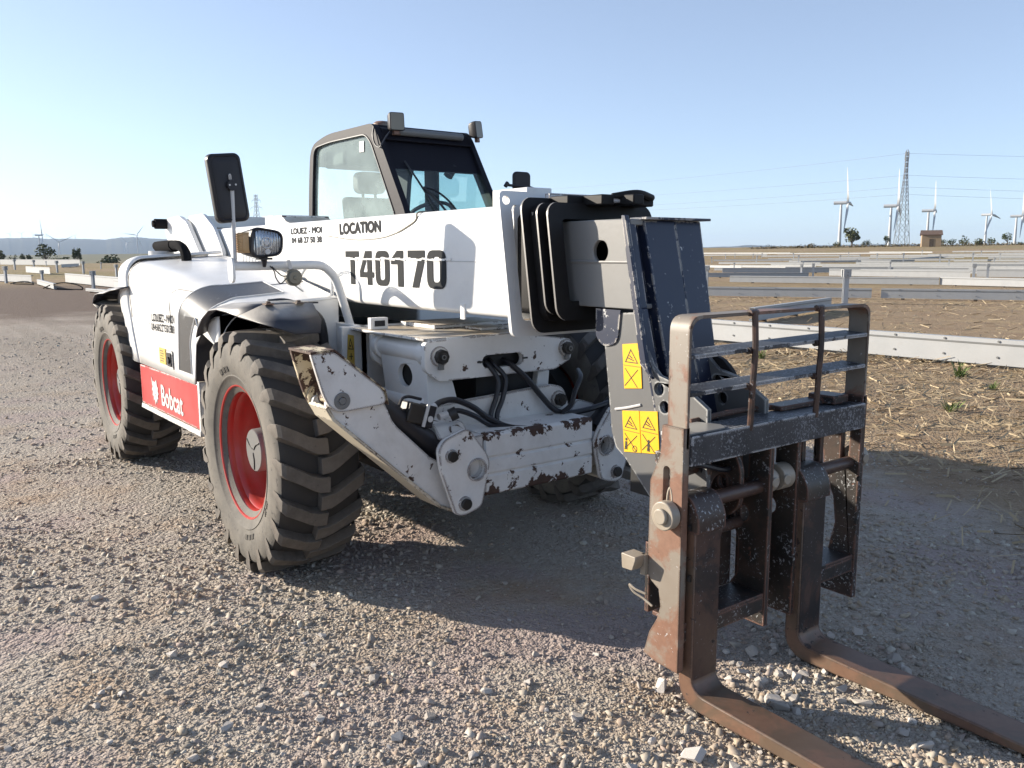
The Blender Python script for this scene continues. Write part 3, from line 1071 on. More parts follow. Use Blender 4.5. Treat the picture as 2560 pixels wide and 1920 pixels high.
# hood lettering, sticker, latch
g = G()
lettering(g, 'LOUEZ - MOI', -1.745, -1.235, 1.143, 1.196, -1.1085, .05, .005, slope=.015)
tag(g.build('lettering', 'ink_pale', hood), kind='stuff')
g = G()
lettering(g, '04 68 27 50 38', -1.765, -1.245, 1.082, 1.132, -1.1085, .045, .005, slope=.015)
tag(g.build('lettering', 'ink_pale', hood), kind='stuff')
g = G()
lettering(g, 'JG', -1.885, -1.83, 1.135, 1.175, -1.1085, .0)
for z in (1.122, 1.188): g.box(-1.905, -1.815, -1.109, -1.1082, z, z + .004)
lettering(g, 'GROUPE FWS', -1.95, -1.77, 1.088, 1.104, -1.1085, .0)
tag(g.build('logo', 'ink_faint', hood), kind='stuff')
g = G(); g.plate('y', rrect(-1.595, -1.45, .885, .985, .006), -1.112, -1.107)
g.build('sticker', 'yellow_faded', hood)
g = G()
for i in range(5): g.box(-1.57, -1.50 + .015 * (i % 2), -1.1135, -1.1122, .965 - .016 * i, .970 - .016 * i)
tag(g.build('sticker_print', 'sticker_ink', hood), kind='stuff')
g = G()
g.plate('y', rrect(-1.425, -1.30, .872, .985, .008), -1.111, -1.107)
g.build('latch_surround', 'white_dusty', hood)
g = G(); g.plate('y', rrect(-1.395, -1.315, .885, .970, .012), -1.118, -1.1115); g.cyl((-1.35, -1.118, .925), (-1.35, -1.128, .925), .022)
g.build('latch', 'black_plastic', hood)


# ---- mudguards
def mudguard(dx, front=True):
    O = [(-.57, 1.13), (-.53, 1.18), (-.45, 1.235), (-.33, 1.285), (-.2, 1.297), (-.05, 1.292), (.11, 1.28)]
    Mi = [(-.60, 1.165), (-.55, 1.225), (-.46, 1.285), (-.34, 1.310), (-.2, 1.325), (-.02, 1.330), (.20, 1.333)]
    if not front:
        O = [(-.38 - .0, 1.19), (-.33, 1.235), (-.27, 1.262), (-.15, 1.275), (.05, 1.285), (.3, 1.315), (.6, 1.335)]
        Mi = [(-.40, 1.215), (-.35, 1.265), (-.28, 1.295), (-.15, 1.312), (.05, 1.325), (.3, 1.345), (.6, 1.355)]
    g = G()
    vs = [(x + dx, -1.17, z) for x, z in O] + [(x + dx, -1.085, z) for x, z in Mi] + [(x + dx, -.80, z + .004) for x, z in Mi]
    k = len(O)
    fs = [(i, i + 1, k + i + 1, k + i) for i in range(k - 1)] + [(k + i, k + i + 1, 2 * k + i + 1, 2 * k + i) for i in range(k - 1)]
    g.add(vs, fs)
    if front:
        tip = [(.36 + dx, -.985, 1.205), (.36 + dx, -.865, 1.205), (.31 + dx, -.835, 1.26)]
        g.add([vs[k - 1], vs[2 * k - 1], (.20 + dx, -.83, 1.335)] + [tip[2], tip[1], tip[0]], [(0, 1, 2, 3, 4, 5)])
    else:
        # closed rear flap
        g.add([vs[0], vs[k], vs[2 * k], (-.30 + dx, -.82, 1.08), (-.29 + dx, -1.10, 1.10)], [(0, 1, 2, 3, 4)])
    o = g.build('mudguard', 'fender', T, sharp=13, solid=.007)
    if front:
        g = G()
        for y in (-1.05, -.90):
            g.cyl((.195, y, 1.336), (.195, y, 1.352), .018, .010, n=8); g.box(.17, .222, y - .02, y + .02, 1.336, 1.342)
        g.build('bolt', 'rusty', o)
    return o


mudguard(0.)
mudguard(-2.92, False)
# hose behind the front mudguard, and bracket
g = G(); g.tube([(-.36, -.84, 1.30), (-.34, -.74, 1.30), (-.33, -.60, 1.24), (-.33, -.55, 1.12), (-.33, -.55, .75)], .033, 12)
g.build('intake_hose', 'hose', T)
g = G(); g.box(-.37, -.345, -.80, -.72, 1.08, 1.24); g.build('hood_bracket', 'black_plastic', T, bevel=.004)
g = G(); g.cyl((-.35, -.76, 1.11), (-.325, -.76, 1.11), .015, n=6); g.build('bolt', 'zinc', T)
# exhaust / air intake cover behind the hood
g = G()
g.tube([(-2.80, -.77, 1.628), (-2.79, -.77, 1.630), (-2.74, -.765, 1.632), (-2.60, -.76, 1.635), (-2.44, -.75, 1.635)], lambda t: (.020 + .018 * min(1, t * 6)), 14, flat=1.25)
g.tube([(-2.44, -.75, 1.640), (-2.30, -.745, 1.634), (-2.20, -.74, 1.59), (-2.17, -.74, 1.50), (-2.17, -.74, 1.42)], .034, 12, flat=1.2)
g.build('air_intake', 'matte_black', T)
g = G(); g.cyl((-2.6, -.80, 1.55), (-2.6, -.80, 1.60), .09, n=20); g.build('filler_cap', 'zinc', T)
# vent slats between hood and boom
g = G()
for i in range(12): g.box(-1.95 + i * .06, -1.918 + i * .06, -.425, -.40, 1.45 - i * .008, 1.575 - i * .009)
g.build('grille_slats', 'white', T)
# grab rail by the boom
g = G(); g.tube([(-.95, -.44, 1.38), (-.8, -.42, 1.50), (-.62, -.41, 1.52), (-.50, -.41, 1.46), (-.48, -.41, 1.33)], .010, 8); g.build('grab_rail', 'white', T)

# ---- front frame: white plate, sticker, post foot
g = G()
g.plate('x', rpoly([(-.55, 1.185), (.46, 1.185), (.46, .70), (-.30, .76), (-.55, .92)], .01), -.12, -.08)
g.box(-.40, -.08, -.44, -.40, .80, 1.185)
fr = g.build('front_frame', 'white', T, bevel=.005)
g = G(); g.plate('x', [(-.525, 1.0), (-.480, .97), (-.480, 1.135), (-.515, 1.143)], -.079, -.076)
g.build('sticker', 'yellow_faded', fr)
g = G()
g.plate('x', [(-.516, 1.062), (-.484, 1.058), (-.503, 1.125)], -.0755, -.0745, [[(-.511, 1.067), (-.490, 1.064), (-.503, 1.112)]])
g.box(-.0755, -.0745, -.506, -.50, 1.075, 1.085); g.box(-.0755, -.0745, -.503, -.498, 1.005, 1.04); g.box(-.0755, -.0745, -.512, -.490, 1.020, 1.025)
g.build('sticker_print', 'sticker_ink', fr)
g = G(); g.plate('y', [(-.42, 1.17), (-.24, 1.17), (-.10, 1.10), (-.10, 1.02), (-.42, 1.02)], -.40, -.36); g.cyl((-.16, -.40, 1.13), (-.16, -.412, 1.13), .014, n=6)
g.build('gusset', 'white', fr, bevel=.004)

# ---- lamp bar with mirror, headlight and horn
BX = -.28
g = G()
g.tube([(BX, -1.05, 1.512), (BX, -.95, 1.512), (BX, -.75, 1.512), (BX, -.60, 1.512), (BX, -.545, 1.500), (BX, -.495, 1.455), (BX, -.465, 1.39), (BX, -.42, 1.24), (BX, -.385, 1.12)], .0235, 14, 8)
bar = g.build('lamp_bar', 'white', T)
g = G(); g.plate('y', rrect(BX - .04, BX + .04, 1.425, 1.555, .038, 6), -1.062, -1.048); g.build('end_plate', 'white', bar, bevel=.003)
g = G(); g.cyl((BX, -1.035, 1.52), (BX, -1.03, 1.945), .0105, n=12); g.build('mirror_stalk', 'zinc', bar)
# mirror: rounded shell leaning to the left, its back towards the viewer
mir = empty('mirror', (BX - .015, -1.045, 1.905), T)
mir.rotation_euler = (math.radians(6.5), math.radians(-2), math.radians(4))
g = G()


def mir_pt(u, v):
    return None


RR = rrect(-.088, .088, -.172, .172, .032, 6)
lay = [(-.028, .97), (-.022, 1.), (-.004, 1.), (.010, .97), (.018, .84), (.0135, .78), (.016, .70), (.017, .35)]
k = len(RR)
vs = [(x, (c[0]) * s_, (c[1]) * (1 - (1 - s_) * .5)) for x, s_ in lay for c in RR]
fs = [(i * k + j, i * k + (j + 1) % k, (i + 1) * k + (j + 1) % k, (i + 1) * k + j) for i in range(len(lay) - 1) for j in range(k)] + [tuple(range((len(lay) - 1) * k, len(lay) * k))]
g.add(vs, fs)
g.build('mirror_shell', 'black_plastic', mir, sharp=45)
g = G(); g.plate('x', [(c[0] * .95, c[1] * .97) for c in RR], -.026, -.022); g.build('mirror_glass', 'mirror', mir)
g = G(); g.cyl((.014, .012, .01), (.035, .012, .01), .027, n=18); g.build('clamp', 'black_plastic', mir)
g = G()
for y in (-.004, .028): g.cyl((.035, y, .012), (.038, y, .012), .005, n=8)
g.tube([(.025, .004, .04), (.03, .004, .062), (.03, .012, .062), (.025, .012, .04)], .003, 6, 3)
g.build('clamp_screw', 'zinc', mir)
# headlight with side indicator
hl = empty('headlight', (BX + .05, -.90, 1.63), T)
g = G()


def hl_loop(s_, x, yo=0.):
    return [(x, yo + s_ * c[0], s_ * c[1]) for c in rpoly([(-.075, -.078), (.082, -.062), (.092, .055), (-.062, .080)], .045, 6)]


LP = [hl_loop(.83, .035), hl_loop(.96, .050), hl_loop(1.05, .040), hl_loop(1.06, .015), [(x - .0, y, z) for x, y, z in hl_loop(.95, -.03, -.02)], [(x, y * .9, z * .9) for x, y, z in hl_loop(.9, -.075, -.05)], hl_loop(.5, -.105, -.065)]
k = len(LP[0])
g.add([q for l in LP for q in l], [(i * k + j, i * k + (j + 1) % k, (i + 1) * k + (j + 1) % k, (i + 1) * k + j) for i in range(len(LP) - 1) for j in range(k)] + [tuple(range((len(LP) - 1) * k, len(LP) * k))])
g.build('lamp_housing', 'black_plastic', hl, sharp=40)
g = G()
l0, l1, l2 = hl_loop(.87, .040), hl_loop(.6, .048), hl_loop(.25, .053)
g.add(l0 + l1 + l2, [(i * k + j, i * k + (j + 1) % k, (i + 1) * k + (j + 1) % k, (i + 1) * k + j) for i in range(2) for j in range(k)] + [tuple(range(2 * k, 3 * k))])
g.build('lamp_glass', 'lens', hl, sharp=50)
g = G(); g.ring((.049, .0, .0), (.056, .0, .0), .028, .024, 20); g.cyl((.05, 0, 0), (.056, 0, 0), .012, n=12); g.cyl((.047, .005, -.045), (.053, .005, -.045), .014, n=12)
g.build('bulb', 'zinc', hl)
g = G()
ind = []
for x, y0 in ((.028, -.083), (.0, -.105), (-.035, -.120), (-.075, -.115)):
    ind.append([(x, y0 + .004 * (i in (0, 6)), -.052 + .104 * i / 6) for i in range(7)])
g.add([q for l in ind for q in l], [(i * 7 + j, (i + 1) * 7 + j, (i + 1) * 7 + j + 1, i * 7 + j + 1) for i in range(3) for j in range(6)])
for i in range(9):
    z = -.045 + .011 * i
    g.tube([(.0, -.106, z), (-.035, -.121, z), (-.073, -.116, z)], .0028, 5, 2)
g.build('indicator_lens', 'amber', hl, solid=.004)
g = G(); g.cyl((.0, .0, -.07), (.0, .0, -.125), .020, .008, n=12); g.box(-.03, .03, -.035, .035, -.086, -.076); g.build('lamp_foot', 'black_plastic', hl)
hl.rotation_euler = (0, 0, math.radians(-3))
# horn and its bracket
hn = empty('horn', (BX + .035, -.735, 1.448), T)
g = G(); g.cyl((-.03, 0, 0), (.006, 0, 0), .045, n=24); g.cyl((.006, 0, 0), (.016, 0, 0), .038, .034, n=24); g.cyl((.016, 0, 0), (.022, 0, 0), .012, n=12)
g.build('horn_body', 'lamp_lens', hn, bevel=.003)
g = G(); g.bar((.008, -.020, .045), (.008, -.032, .092), .003, .020, (0, 1, 0)); g.bar((-.01, .01, -.045), (-.01, .05, -.075), .02, .004); g.build('horn_bracket', 'zinc', hn)
g = G(); g.tube([(.0, -.04, 0), (0, -.075, -.03), (0, -.10, .0), (-.0, -.11, .04), (-.02, -.13, .07)], .0035, 6); g.tube([(.0, -.04, .01), (0, -.065, .01), (0, -.09, .03), (-.0, -.12, .06)], .0035, 6)
g.build('horn_wire', 'hose', hn)

# ---- boom
g = G()
g.plate('x', rrect(-.30, .24, 1.285, 1.778, .028, 4), -3.3, 1.13)
boom = g.build('boom', 'white', T, sharp=50)
g = G(); g.tube([(-3.2, -.3005, 1.534), (1.10, -.3005, 1.534)], .0028, 6, 1); g.build('weld_seam', 'ink_faint', boom)
g = G(); g.box(.71, .745, -.306, -.296, 1.262, 1.335); g.build('tab', 'white', boom)
g = G(); g.tube([(-.75, -.302, 1.68), (-.40, -.302, 1.652), (-.10, -.302, 1.655), (.10, -.302, 1.68), (.26, -.302, 1.722), (.31, -.302, 1.745), (.325, -.302, 1.775), (.34, -.26, 1.782)], lambda t: .0045 if t > .45 else .0032, 6)
g.build('cable', 'lamp_lens', boom)
# boom lettering
g = G()
lettering(g, 'LOCATION', -.585, -.07, 1.682, 1.752, -.3028, .075, 0, slope=.004)
tag(g.build('lettering', 'ink_pale', boom), kind='stuff')
g = G()
lettering(g, 'LOUEZ - MOI', -1.32, -.835, 1.70, 1.742, -.3028, .06)
tag(g.build('lettering', 'ink_pale', boom), kind='stuff')
g = G()
lettering(g, '04 68 27 50 38', -1.315, -.84, 1.642, 1.682, -.3028, .055)
tag(g.build('lettering', 'ink_pale', boom), kind='stuff')
g = G()
lettering(g, 'JG', -1.445, -1.39, 1.685, 1.73, -.3028)
for z in (1.672, 1.738): g.box(-1.46, -1.375, -.3032, -.3025, z, z + .004)
lettering(g, 'GROUPE FWS', -1.50, -1.335, 1.643, 1.656, -.3028)
tag(g.build('logo', 'ink_faint', boom), kind='stuff')
g = G()
ZT, ZB, YF = 1.588, 1.398, -.3032


def glyph(ch, x0, x1, k=0):
    W = x1 - x0; H = ZT - ZB

    def P(l): return [(x0 + a * W, ZB + c * H) for a, c in l]
    hs = []
    if ch == 'T': l = [(0, 1), (1, 1), (1, .82), (.68, .82), (.68, 0), (.36, 0), (.36, .82), (0, .82)]
    elif ch == '4':
        l = [(.42, 1), (.86, 1), (.86, .38), (1, .38), (1, .22), (.86, .22), (.86, 0), (.54, 0), (.54, .22), (0, .22), (0, .40)]
        hs = [[(.54, .38), (.24, .38), (.54, .80)]]
    elif ch == '0':
        l = rpoly([(0, 0), (1, 0), (1, 1), (0, 1)], .30, 4); hs = [rpoly([(.32, .17), (.68, .17), (.68, .83), (.32, .83)], .12, 3)]
    elif ch == '1': l = [(.50, 1), (1, 1), (1, 0), (.55, 0), (.55, .62), (0, .62), (0, .76)]
    elif ch == '7': l = [(0, 1), (1, 1), (1, .76), (.62, 0), (.24, 0), (.62, .78), (0, .78)]
    # a strip along the weld seam is rubbed away
    g.plate('y', P(l), YF + .0008, YF, [P(h) for h in hs], k)


for ch, a, c in (('T', -.515, -.345), ('4', -.335, -.165), ('0', -.145, .015), ('1', .035, .165), ('7', .215, .385), ('0', .405, .585)): glyph(ch, a, c)
tag(g.build('lettering', 'ink', boom), kind='stuff')
g = G()
for x in np.arange(-.52, .585, .055):
    z0 = 1.545 + R.uniform(-.004, .004)
    g.plate('y', rpoly([(x, z0 - .005), (x + .05, z0 - .007), (x + .052, z0 + R.uniform(.002, .007)), (x + .02, z0 + R.uniform(.0, .006)), (x, z0 + .004)], .002, 2), -.3046, -.3036)
g.build('rubbed_strip', 'white', boom)
# boom rear: pivot plates
for y0, y1 in ((-.40, -.36), (.29, .33)):
    g = G()
    g.plate('y', rpoly([(-4.0, 1.80), (-3.93, 1.89), (-3.55, 1.905), (-3.32, 1.84), (-2.85, 1.45), (-2.75, 1.1), (-3.3, 1.0), (-3.75, 1.45)], [.05, .05, .05, .05, .05, 0, 0, .1]), y0, y1)
    g.build('pivot_plate', 'white', T, bevel=.006)
g = G(); g.cyl((-3.93, -.50, 1.845), (-3.93, .42, 1.845), .045, n=20); g.cyl((-3.93, -.52, 1.845), (-3.93, -.48, 1.845), .03, n=16); g.build('pivot_pin', 'matte_black', T)
g = G()
g.plate('y', rpoly([(-3.45, 1.898), (-3.05, 1.905), (-2.78, 1.78), (-2.55, 1.55), (-3.0, 1.45), (-3.35, 1.7)], [.03, .05, .05, .1, 0, .1]), -.345, -.315)
g.plate('y', rpoly([(-3.45, 1.898), (-3.05, 1.905), (-2.78, 1.78), (-2.55, 1.55), (-3.0, 1.45), (-3.35, 1.7)], [.03, .05, .05, .1, 0, .1]), .25, .28)
g.box(-3.42, -3.02, -.315, .25, 1.79, 1.885)
g.build('boom_rear_bracket', 'white', boom, bevel=.005)
g = G(); g.box(-2.05, -1.72, -.20, .16, 1.776, 1.845); g.hexa([(-1.72, -.2, 1.776), (-1.72, .16, 1.776), (-1.55, .16, 1.776), (-1.55, -.2, 1.776), (-1.74, -.2, 1.845), (-1.74, .16, 1.845), (-1.66, .16, 1.80), (-1.66, -.2, 1.80)])
g.build('hose_cover', 'white_dusty', boom, bevel=.008)
g = G(); g.box(.86, 1.12, -.22, -.08, 1.778, 1.855); g.build('boom_top_block', 'white', boom, bevel=.005)
g = G(); g.plate('x', [(-.16, 1.79), (.10, 1.79), (.10, 1.825), (-.16, 1.825)], 1.17, 1.20); g.build('top_bracket', 'white_scuff', boom)


# collars where the boom sections slide into each other: rings that lean forward at the foot
def collar(xc, ylo, yhi, z0, z1, th_, wall, mats, r=.06, lean=.155, extra=()):
    zc = 1.53
    out = rrect(ylo, yhi, z0, z1, r, 6)
    hole = rrect(ylo + wall, yhi - wall, z0 + wall * 1.1, z1 - wall * .95, .02, 3)
    f = lambda off: (lambda q: xc + off + (zc - q[1]) * lean)
    g = G(); g.plate('x', out, f(0), f(th_), [hole] + list(extra))
    # rim faces carry the second material: worn bright edge
    ns = len(out)
    nt_ = len(g.f) - ns - len(hole) - sum(len(e) for e in extra)
    for i in range(nt_, nt_ + ns): g.k[i] = len(mats) - 1
    return g.build('boom_collar', mats, boom, sharp=40)


collar(1.145, -.372, .318, 1.215, 1.835, .020, .062, ['white'], .030, extra=[circ(-.337, 1.795, .019, 18)])
collar(1.292, -.364, .310, 1.242, 1.800, .010, .075, ['collar', 'collar_rim'], .055)
collar(1.362, -.340, .28, 1.32, 1.775, .010, .05, ['collar', 'collar_rim'], .05)
collar(1.415, -.328, .268, 1.298, 1.775, .010, .070, ['collar', 'collar_rim'], .055)
g = G(); h_ = rrect(-.235, .175, 1.335, 1.72, .02, 3)
g.plate('x', rrect(-.325, .272, 1.29, 1.770, .05), lambda q: 1.305 + (1.53 - q[1]) * .155, lambda q: 1.350 + (1.53 - q[1]) * .155, [h_]); g.plate('x', rrect(-.300, .25, 1.325, 1.755, .05), lambda q: 1.375 + (1.53 - q[1]) * .155, lambda q: 1.402 + (1.53 - q[1]) * .155, [h_])
g.build('collar_spacer', 'collar', boom)
g = G(); g.plate('x', rrect(-.28, .22, 1.31, 1.74, .03), 1.10, 1.30); g.build('boom_inner_section', 'collar', boom)
# wear-pad fittings on top of the collars
g = G()
for x, y, l in ((1.30, -.20, .10), (1.30, .02, .12), (1.42, -.12, .07), (1.42, .08, .10), (1.50, -.02, .06)):
    g.box(x - .05, x + .07, y, y + l, 1.765, 1.808)
g.tube([(1.47, -.05, 1.80), (1.52, .05, 1.815), (1.5, .16, 1.80)], .016, 8)
g.build('wear_pad_fittings', 'collar', boom, bevel=.006)
g = G(); g.box(1.36, 1.49, -.06, .05, 1.776, 1.792); g.build('scraped_plate', 'white_scuff', boom)
# last boom section: grey box with pin hole
g = G()
fx = lambda z: 1.745 + (1.53 - z) * .20
pr = rpoly([(-.205, 1.355), (.145, 1.355), (.145, 1.70), (-.205, 1.70)], .022, 4)
k = len(pr)
g.plate('y', [(1.31, 1.355), (fx(1.355), 1.355), (fx(1.70), 1.70), (1.31, 1.70)], -.205, -.185, [circ(1.575, 1.577, .043, 24)])
g.plate('y', [(1.31, 1.355), (fx(1.355), 1.355), (fx(1.70), 1.70), (1.31, 1.70)], .125, .145)
g.plate('z', [(1.31, -.185), (1.72, -.185), (1.72, .125), (1.31, .125)], 1.675, 1.699)
g.plate('z', [(1.31, -.185), (1.78, -.185), (1.78, .125), (1.31, .125)], 1.3565, 1.375)
inner = g.build('boom_last_section', 'steel_grey', boom, bevel=.004)
g = G(); g.tube([(1.40, -.2055, 1.535), (1.735, -.2055, 1.535)], .0055, 8, 1); g.build('weld_seam', 'steel_grey', boom)
g = G(); g.box(1.44, 1.70, -.10, .05, 1.38, 1.66); g.build('section_inner_shade', 'dark', boom)  # dark block painting in the shade inside the hollow section

# ---- boom head
hd = empty('boom_head', (1.85, 0, 1.2), T)
hd.location = (0, 0, 0)
side = [(1.575, 1.33), (1.775, 1.345), (1.80, 1.28), (1.83, 1.21), (1.865, 1.15), (1.905, 1.115), (2.02, 1.09), (2.14, 1.02), (2.15, .60), (2.02, .52), (1.88, .63), (1.735, .765), (1.68, .80), (1.655, .86), (1.63, 1.05), (1.605, 1.22), (1.565, 1.25)]
for y0, y1 in ((-.205, -.185), (.125, .145)):
    g = G()
    g.plate('y', side, y0, y1, [circ(1.905, 1.065, .025, 18), circ(1.935, 1.0, .024, 18)])
    g.build('head_side_plate', 'head_grey', hd, bevel=.003)
g = G()   # dark web behind the grey box, round-ended
g.plate('y', rpoly([(1.56, 1.35), (1.70, 1.35), (1.685, 1.215), (1.60, 1.20), (1.56, 1.24)], [.0, .0, .05, .04, .02]), -.212, -.206)
g.build('head_pad', 'navy', hd)
# blue-black front face: side flange, recess and main panel, narrowing downwards
def hz(z): return 1.715 + (1.70 - z) * (.225 if z > 1.1 else .255)
g = G()
g.plate('y', [(hz(1.705) - .005, 1.712), (hz(1.705) + .018, 1.712), (hz(1.16) + .02, 1.16), (hz(1.10) + .02, 1.10), (hz(1.16) - .012, 1.15)], -.226, -.206)
g.build('head_flange', 'navy', hd, bevel=.003)
g = G()
for za, zb in ((1.70, 1.36), (1.36, .80)):
    for (ya, yb, o) in ((-.206, -.155, .0), (-.155, -.115, -.028)):
        g.hexa([(hz(za) + o, ya, za), (hz(za) + o, yb, za), (hz(za) + o - .012, yb, za), (hz(za) + o - .012, ya, za), (hz(zb) + o, ya, zb), (hz(zb) + o, yb, zb), (hz(zb) + o - .012, yb, zb), (hz(zb) + o - .012, ya, zb)])
g.build('head_recess', 'navy', hd, bevel=.003)
g = G()
def panel(y0t, y1t, y0b, y1b, za, zb, o):
    g.hexa([(hz(za) + o, y0t, za), (hz(za) + o, y1t, za), (hz(za) + o - .05, y1t, za), (hz(za) + o - .05, y0t, za), (hz(zb) + o, y0b, zb), (hz(zb) + o, y1b, zb), (hz(zb) + o - .05, y1b, zb), (hz(zb) + o - .05, y0b, zb)])
panel(-.118, .055, -.125, .035, 1.695, .80, .008)
panel(.058, .215, .038, .150, 1.695, .80, .004)
g.build('head_front_panel', 'navy', hd, bevel=.004)
g = G(); g.plate('z', [(1.66, -.13), (1.75, -.13), (1.75, .245), (1.66, .245)], 1.697, 1.707); g.build('head_top_plate', 'navy', hd, bevel=.002)
g = G(); g.tube([(1.70, .18, 1.62), (1.70, .23, 1.60), (1.73, .23, 1.45), (1.76, .2, 1.40)], .014, 8); g.build('head_hose', 'hose', hd)
g = G(); g.plate('y', rpoly([(1.83, 1.16), (1.90, 1.16), (1.97, 1.10), (2.02, .82), (1.83, .82)], [.01, .04, .04, 0, 0]), .15, .175); g.build('head_cheek', 'collar', hd, bevel=.003)
# hydraulic tilt cylinder and linkage hidden in the head
g = G(); g.cyl((1.62, -.03, 1.22), (2.02, -.03, .78), .06); g.box(1.72, 2.0, -.16, .10, .62, .80); g.build('tilt_cylinder', 'dark', hd)
# warning stickers on the grey side plate
def sticker_pair(x0, x1, z0, z1, kind, sl=0.):
    g = G(); g.plate('y', [(x0, z0), (x1, z0 + sl), (x1 - .015, z1 + sl), (x0 - .015, z1)], -.2085, -.2055)
    g.build('warning_sticker', 'yellow', hd)
    g = G(); cx = (x0 + x1) / 2 - .01; wd = (x1 - x0) * .38; zm = (z0 + z1) / 2 + sl / 2
    a, c, e = (cx - wd, zm + .012), (cx + wd, zm + .012), (cx - .006, z1 - .014)
    ctr = Vector(((a[0] + c[0] + e[0]) / 3, (a[1] + c[1] + e[1]) / 3))
    g.plate('y', [a, c, e], -.2093, -.2086, [[tuple(ctr + (Vector(q) - ctr) * .80) for q in (a, c, e)]])
    g.box(x0 - .005, x1 - .010, -.2093, -.2086, zm - .001, zm + .001)
    # pictogram in the triangle
    g.bar((cx - .02, -.209, zm + .03), (cx + .012, -.209, zm + .022), .001, .004); g.bar((cx - .012, -.209, zm + .04), (cx + .004, -.209, zm + .03), .001, .004)
    # crossed-out scene below
    for s_ in (-1, 1): g.bar((cx - wd * .95, -.209, zm - .012 if s_ > 0 else z0 + .012), (cx + wd * .95, -.209, z0 + .012 if s_ > 0 else zm - .012), .001, .003)
    if kind:
        g.cyl((cx - wd * .7 if kind == 1 else cx, -.2086, zm - .035), (cx - wd * .7 if kind == 1 else cx, -.2094, zm - .035), .006, n=10)
        px = cx - wd * .7 if kind == 1 else cx
        g.box(px - .006, px + .006, -.2093, -.2086, zm - .066, zm - .043); g.box(px - .007, px - .001, -.2093, -.2086, z0 + .012, zm - .064); g.box(px + .001, px + .007, -.2093, -.2086, z0 + .012, zm - .064)
    if kind == 1: g.ring((cx + wd * .65, -.2086, z0 + .022), (cx + wd * .65, -.2094, z0 + .022), .013, .010, 14)
    g.build('sticker_print', 'sticker_ink', hd)


sticker_pair(1.725, 1.82, 1.045, 1.218, 0, .012)
sticker_pair(1.73, 1.822, .792, .955, 1, .012)
sticker_pair(1.826, 1.918, .805, .967, 2, .012)
g = G(); g.tube([(1.675, -.2065, .955), (1.74, -.2065, .970), (1.815, -.2065, .992)], .0055, 6, 3); g.build('scratch', 'zinc', hd)

# ---- frame-levelling linkage at the front
lk = empty('leveling_linkage', (0, 0, 0), T)
g = G()
g.plate('x', rpoly([(-.51, 1.165), (.01, 1.18), (.385, 1.125), (.385, 1.02), (.28, .972), (-.43, .972), (-.51, 1.03)], [.03, 0, .02, .02, .02, .02, .02]), .68, .715, [rrect(-.185, .068, 1.012, 1.078, .032, 6)])
g.build('cross_plate', 'white_scuff2', lk)
g = G()
g.plate('z', [(-.08, -.50), (.70, -.505), (.70, .38), (-.08, .38)], 1.165, 1.178)
g.plate('z', [(-.06, -.20), (.30, -.20), (.30, .30), (-.06, .30)], 1.1785, 1.200)
g.box(.36, .52, -.05, .12, 1.1785, 1.193)
g.build('cover_sheet', 'white_dusty', lk, bevel=.003)
g = G()
g.plate('x', rpoly([(-.49, 1.165), (-.36, 1.165), (-.30, .95), (-.40, .965), (-.49, 1.03)], [.02, 0, 0, .03, .03]), .12, .15)
g.box(.08, .12, -.475, -.375, 1.1785, 1.24)
g.build('ear_plate', 'white', lk, bevel=.004)
g = G(); g.box(.1205, .1225, -.455, -.395, 1.195, 1.225); g.build('data_plate', 'ink_pale', lk)
g = G(); g.cyl((.14, -.43, 1.10), (.66, -.43, 1.10), .052, n=24); g.cyl((.14, -.43, 1.10), (.19, -.43, 1.10), .066, n=24); g.cyl((.60, -.43, 1.10), (.66, -.43, 1.10), .068, n=24)
g.cyl((.20, -.43, .84), (.66, -.43, .84), .050, n=24)
g.build('pin_tube', 'white', lk, bevel=.003)
g = G()
g.plate('y', rpoly([(.19, 1.075), (.64, 1.075), (.655, .86), (.24, .86)], .02), -.462, -.436, [circ(.44, .975, .072, 24, .058)])
g.plate('x', rpoly([(-.475, 1.10), (-.40, 1.10), (-.33, .95), (-.29, .80), (-.475, .80)], .01), .64, .675)
g.build('link_plate', 'white', lk, bevel=.005)
g = G(); g.plate('y', circ(.44, .975, .10, 20), -.43, -.425); g.build('link_hole_shade', 'dark', lk)  # dark disc behind the hole, in place of the shade within
g = G(); g.plate('x', [(.21, .96), (.285, .96), (.275, .84), (.19, .84)], .60, .66); g.build('link_plate', 'white', lk, bevel=.005)
g = G()
g.plate('x', rpoly([(-.50, .865), (.22, .90), (.30, .885), (.36, .73), (-.55, .73)], [.02, .02, .05, .02, 0]), .72, .755)
g.build('lower_cross_plate', 'white_scuff', lk, bevel=.004)


def pin(x, y, z, r, l=.04):
    g = G(); g.cyl((x, y, z), (x + .012, y, z), r * 1.35, n=20); g.build('pin_collar', 'white_scuff', lk)
    g = G(); g.cyl((x + .012, y, z), (x + l, y, z), r, n=8); g.cyl((x + l, y, z), (x + l + .006, y, z), r * .55, n=12)
    g.build('pin', 'bolt', lk, bevel=.004)


pin(.715, -.432, 1.092, .036); pin(.715, .345, 1.08, .034); pin(.755, .262, .82, .034)
g = G()
for y, z in ((-.432, 1.092), (.345, 1.08)):
    g.ring((.757, y, z), (.7635, y, z), .0125, .008, 14); g.box(.72, .74, y - .012, y + .012, z - .062, z - .03)
g.build('grease_nipple', 'hub_grey', lk)
g = G(); g.box(.60, .66, -.22, .10, .99, 1.10); g.build('hose_slot_shade', 'dark', lk)  # dark backing box, painted shade behind the hose slot
g = G(); g.cyl((.70, -.205, 1.048), (.73, -.205, 1.048), .006, n=8); g.box(.715, .722, -.215, -.182, 1.043, 1.051); g.box(.715, .722, .062, .092, 1.043, 1.051); g.build('slot_pin', 'bolt', lk)

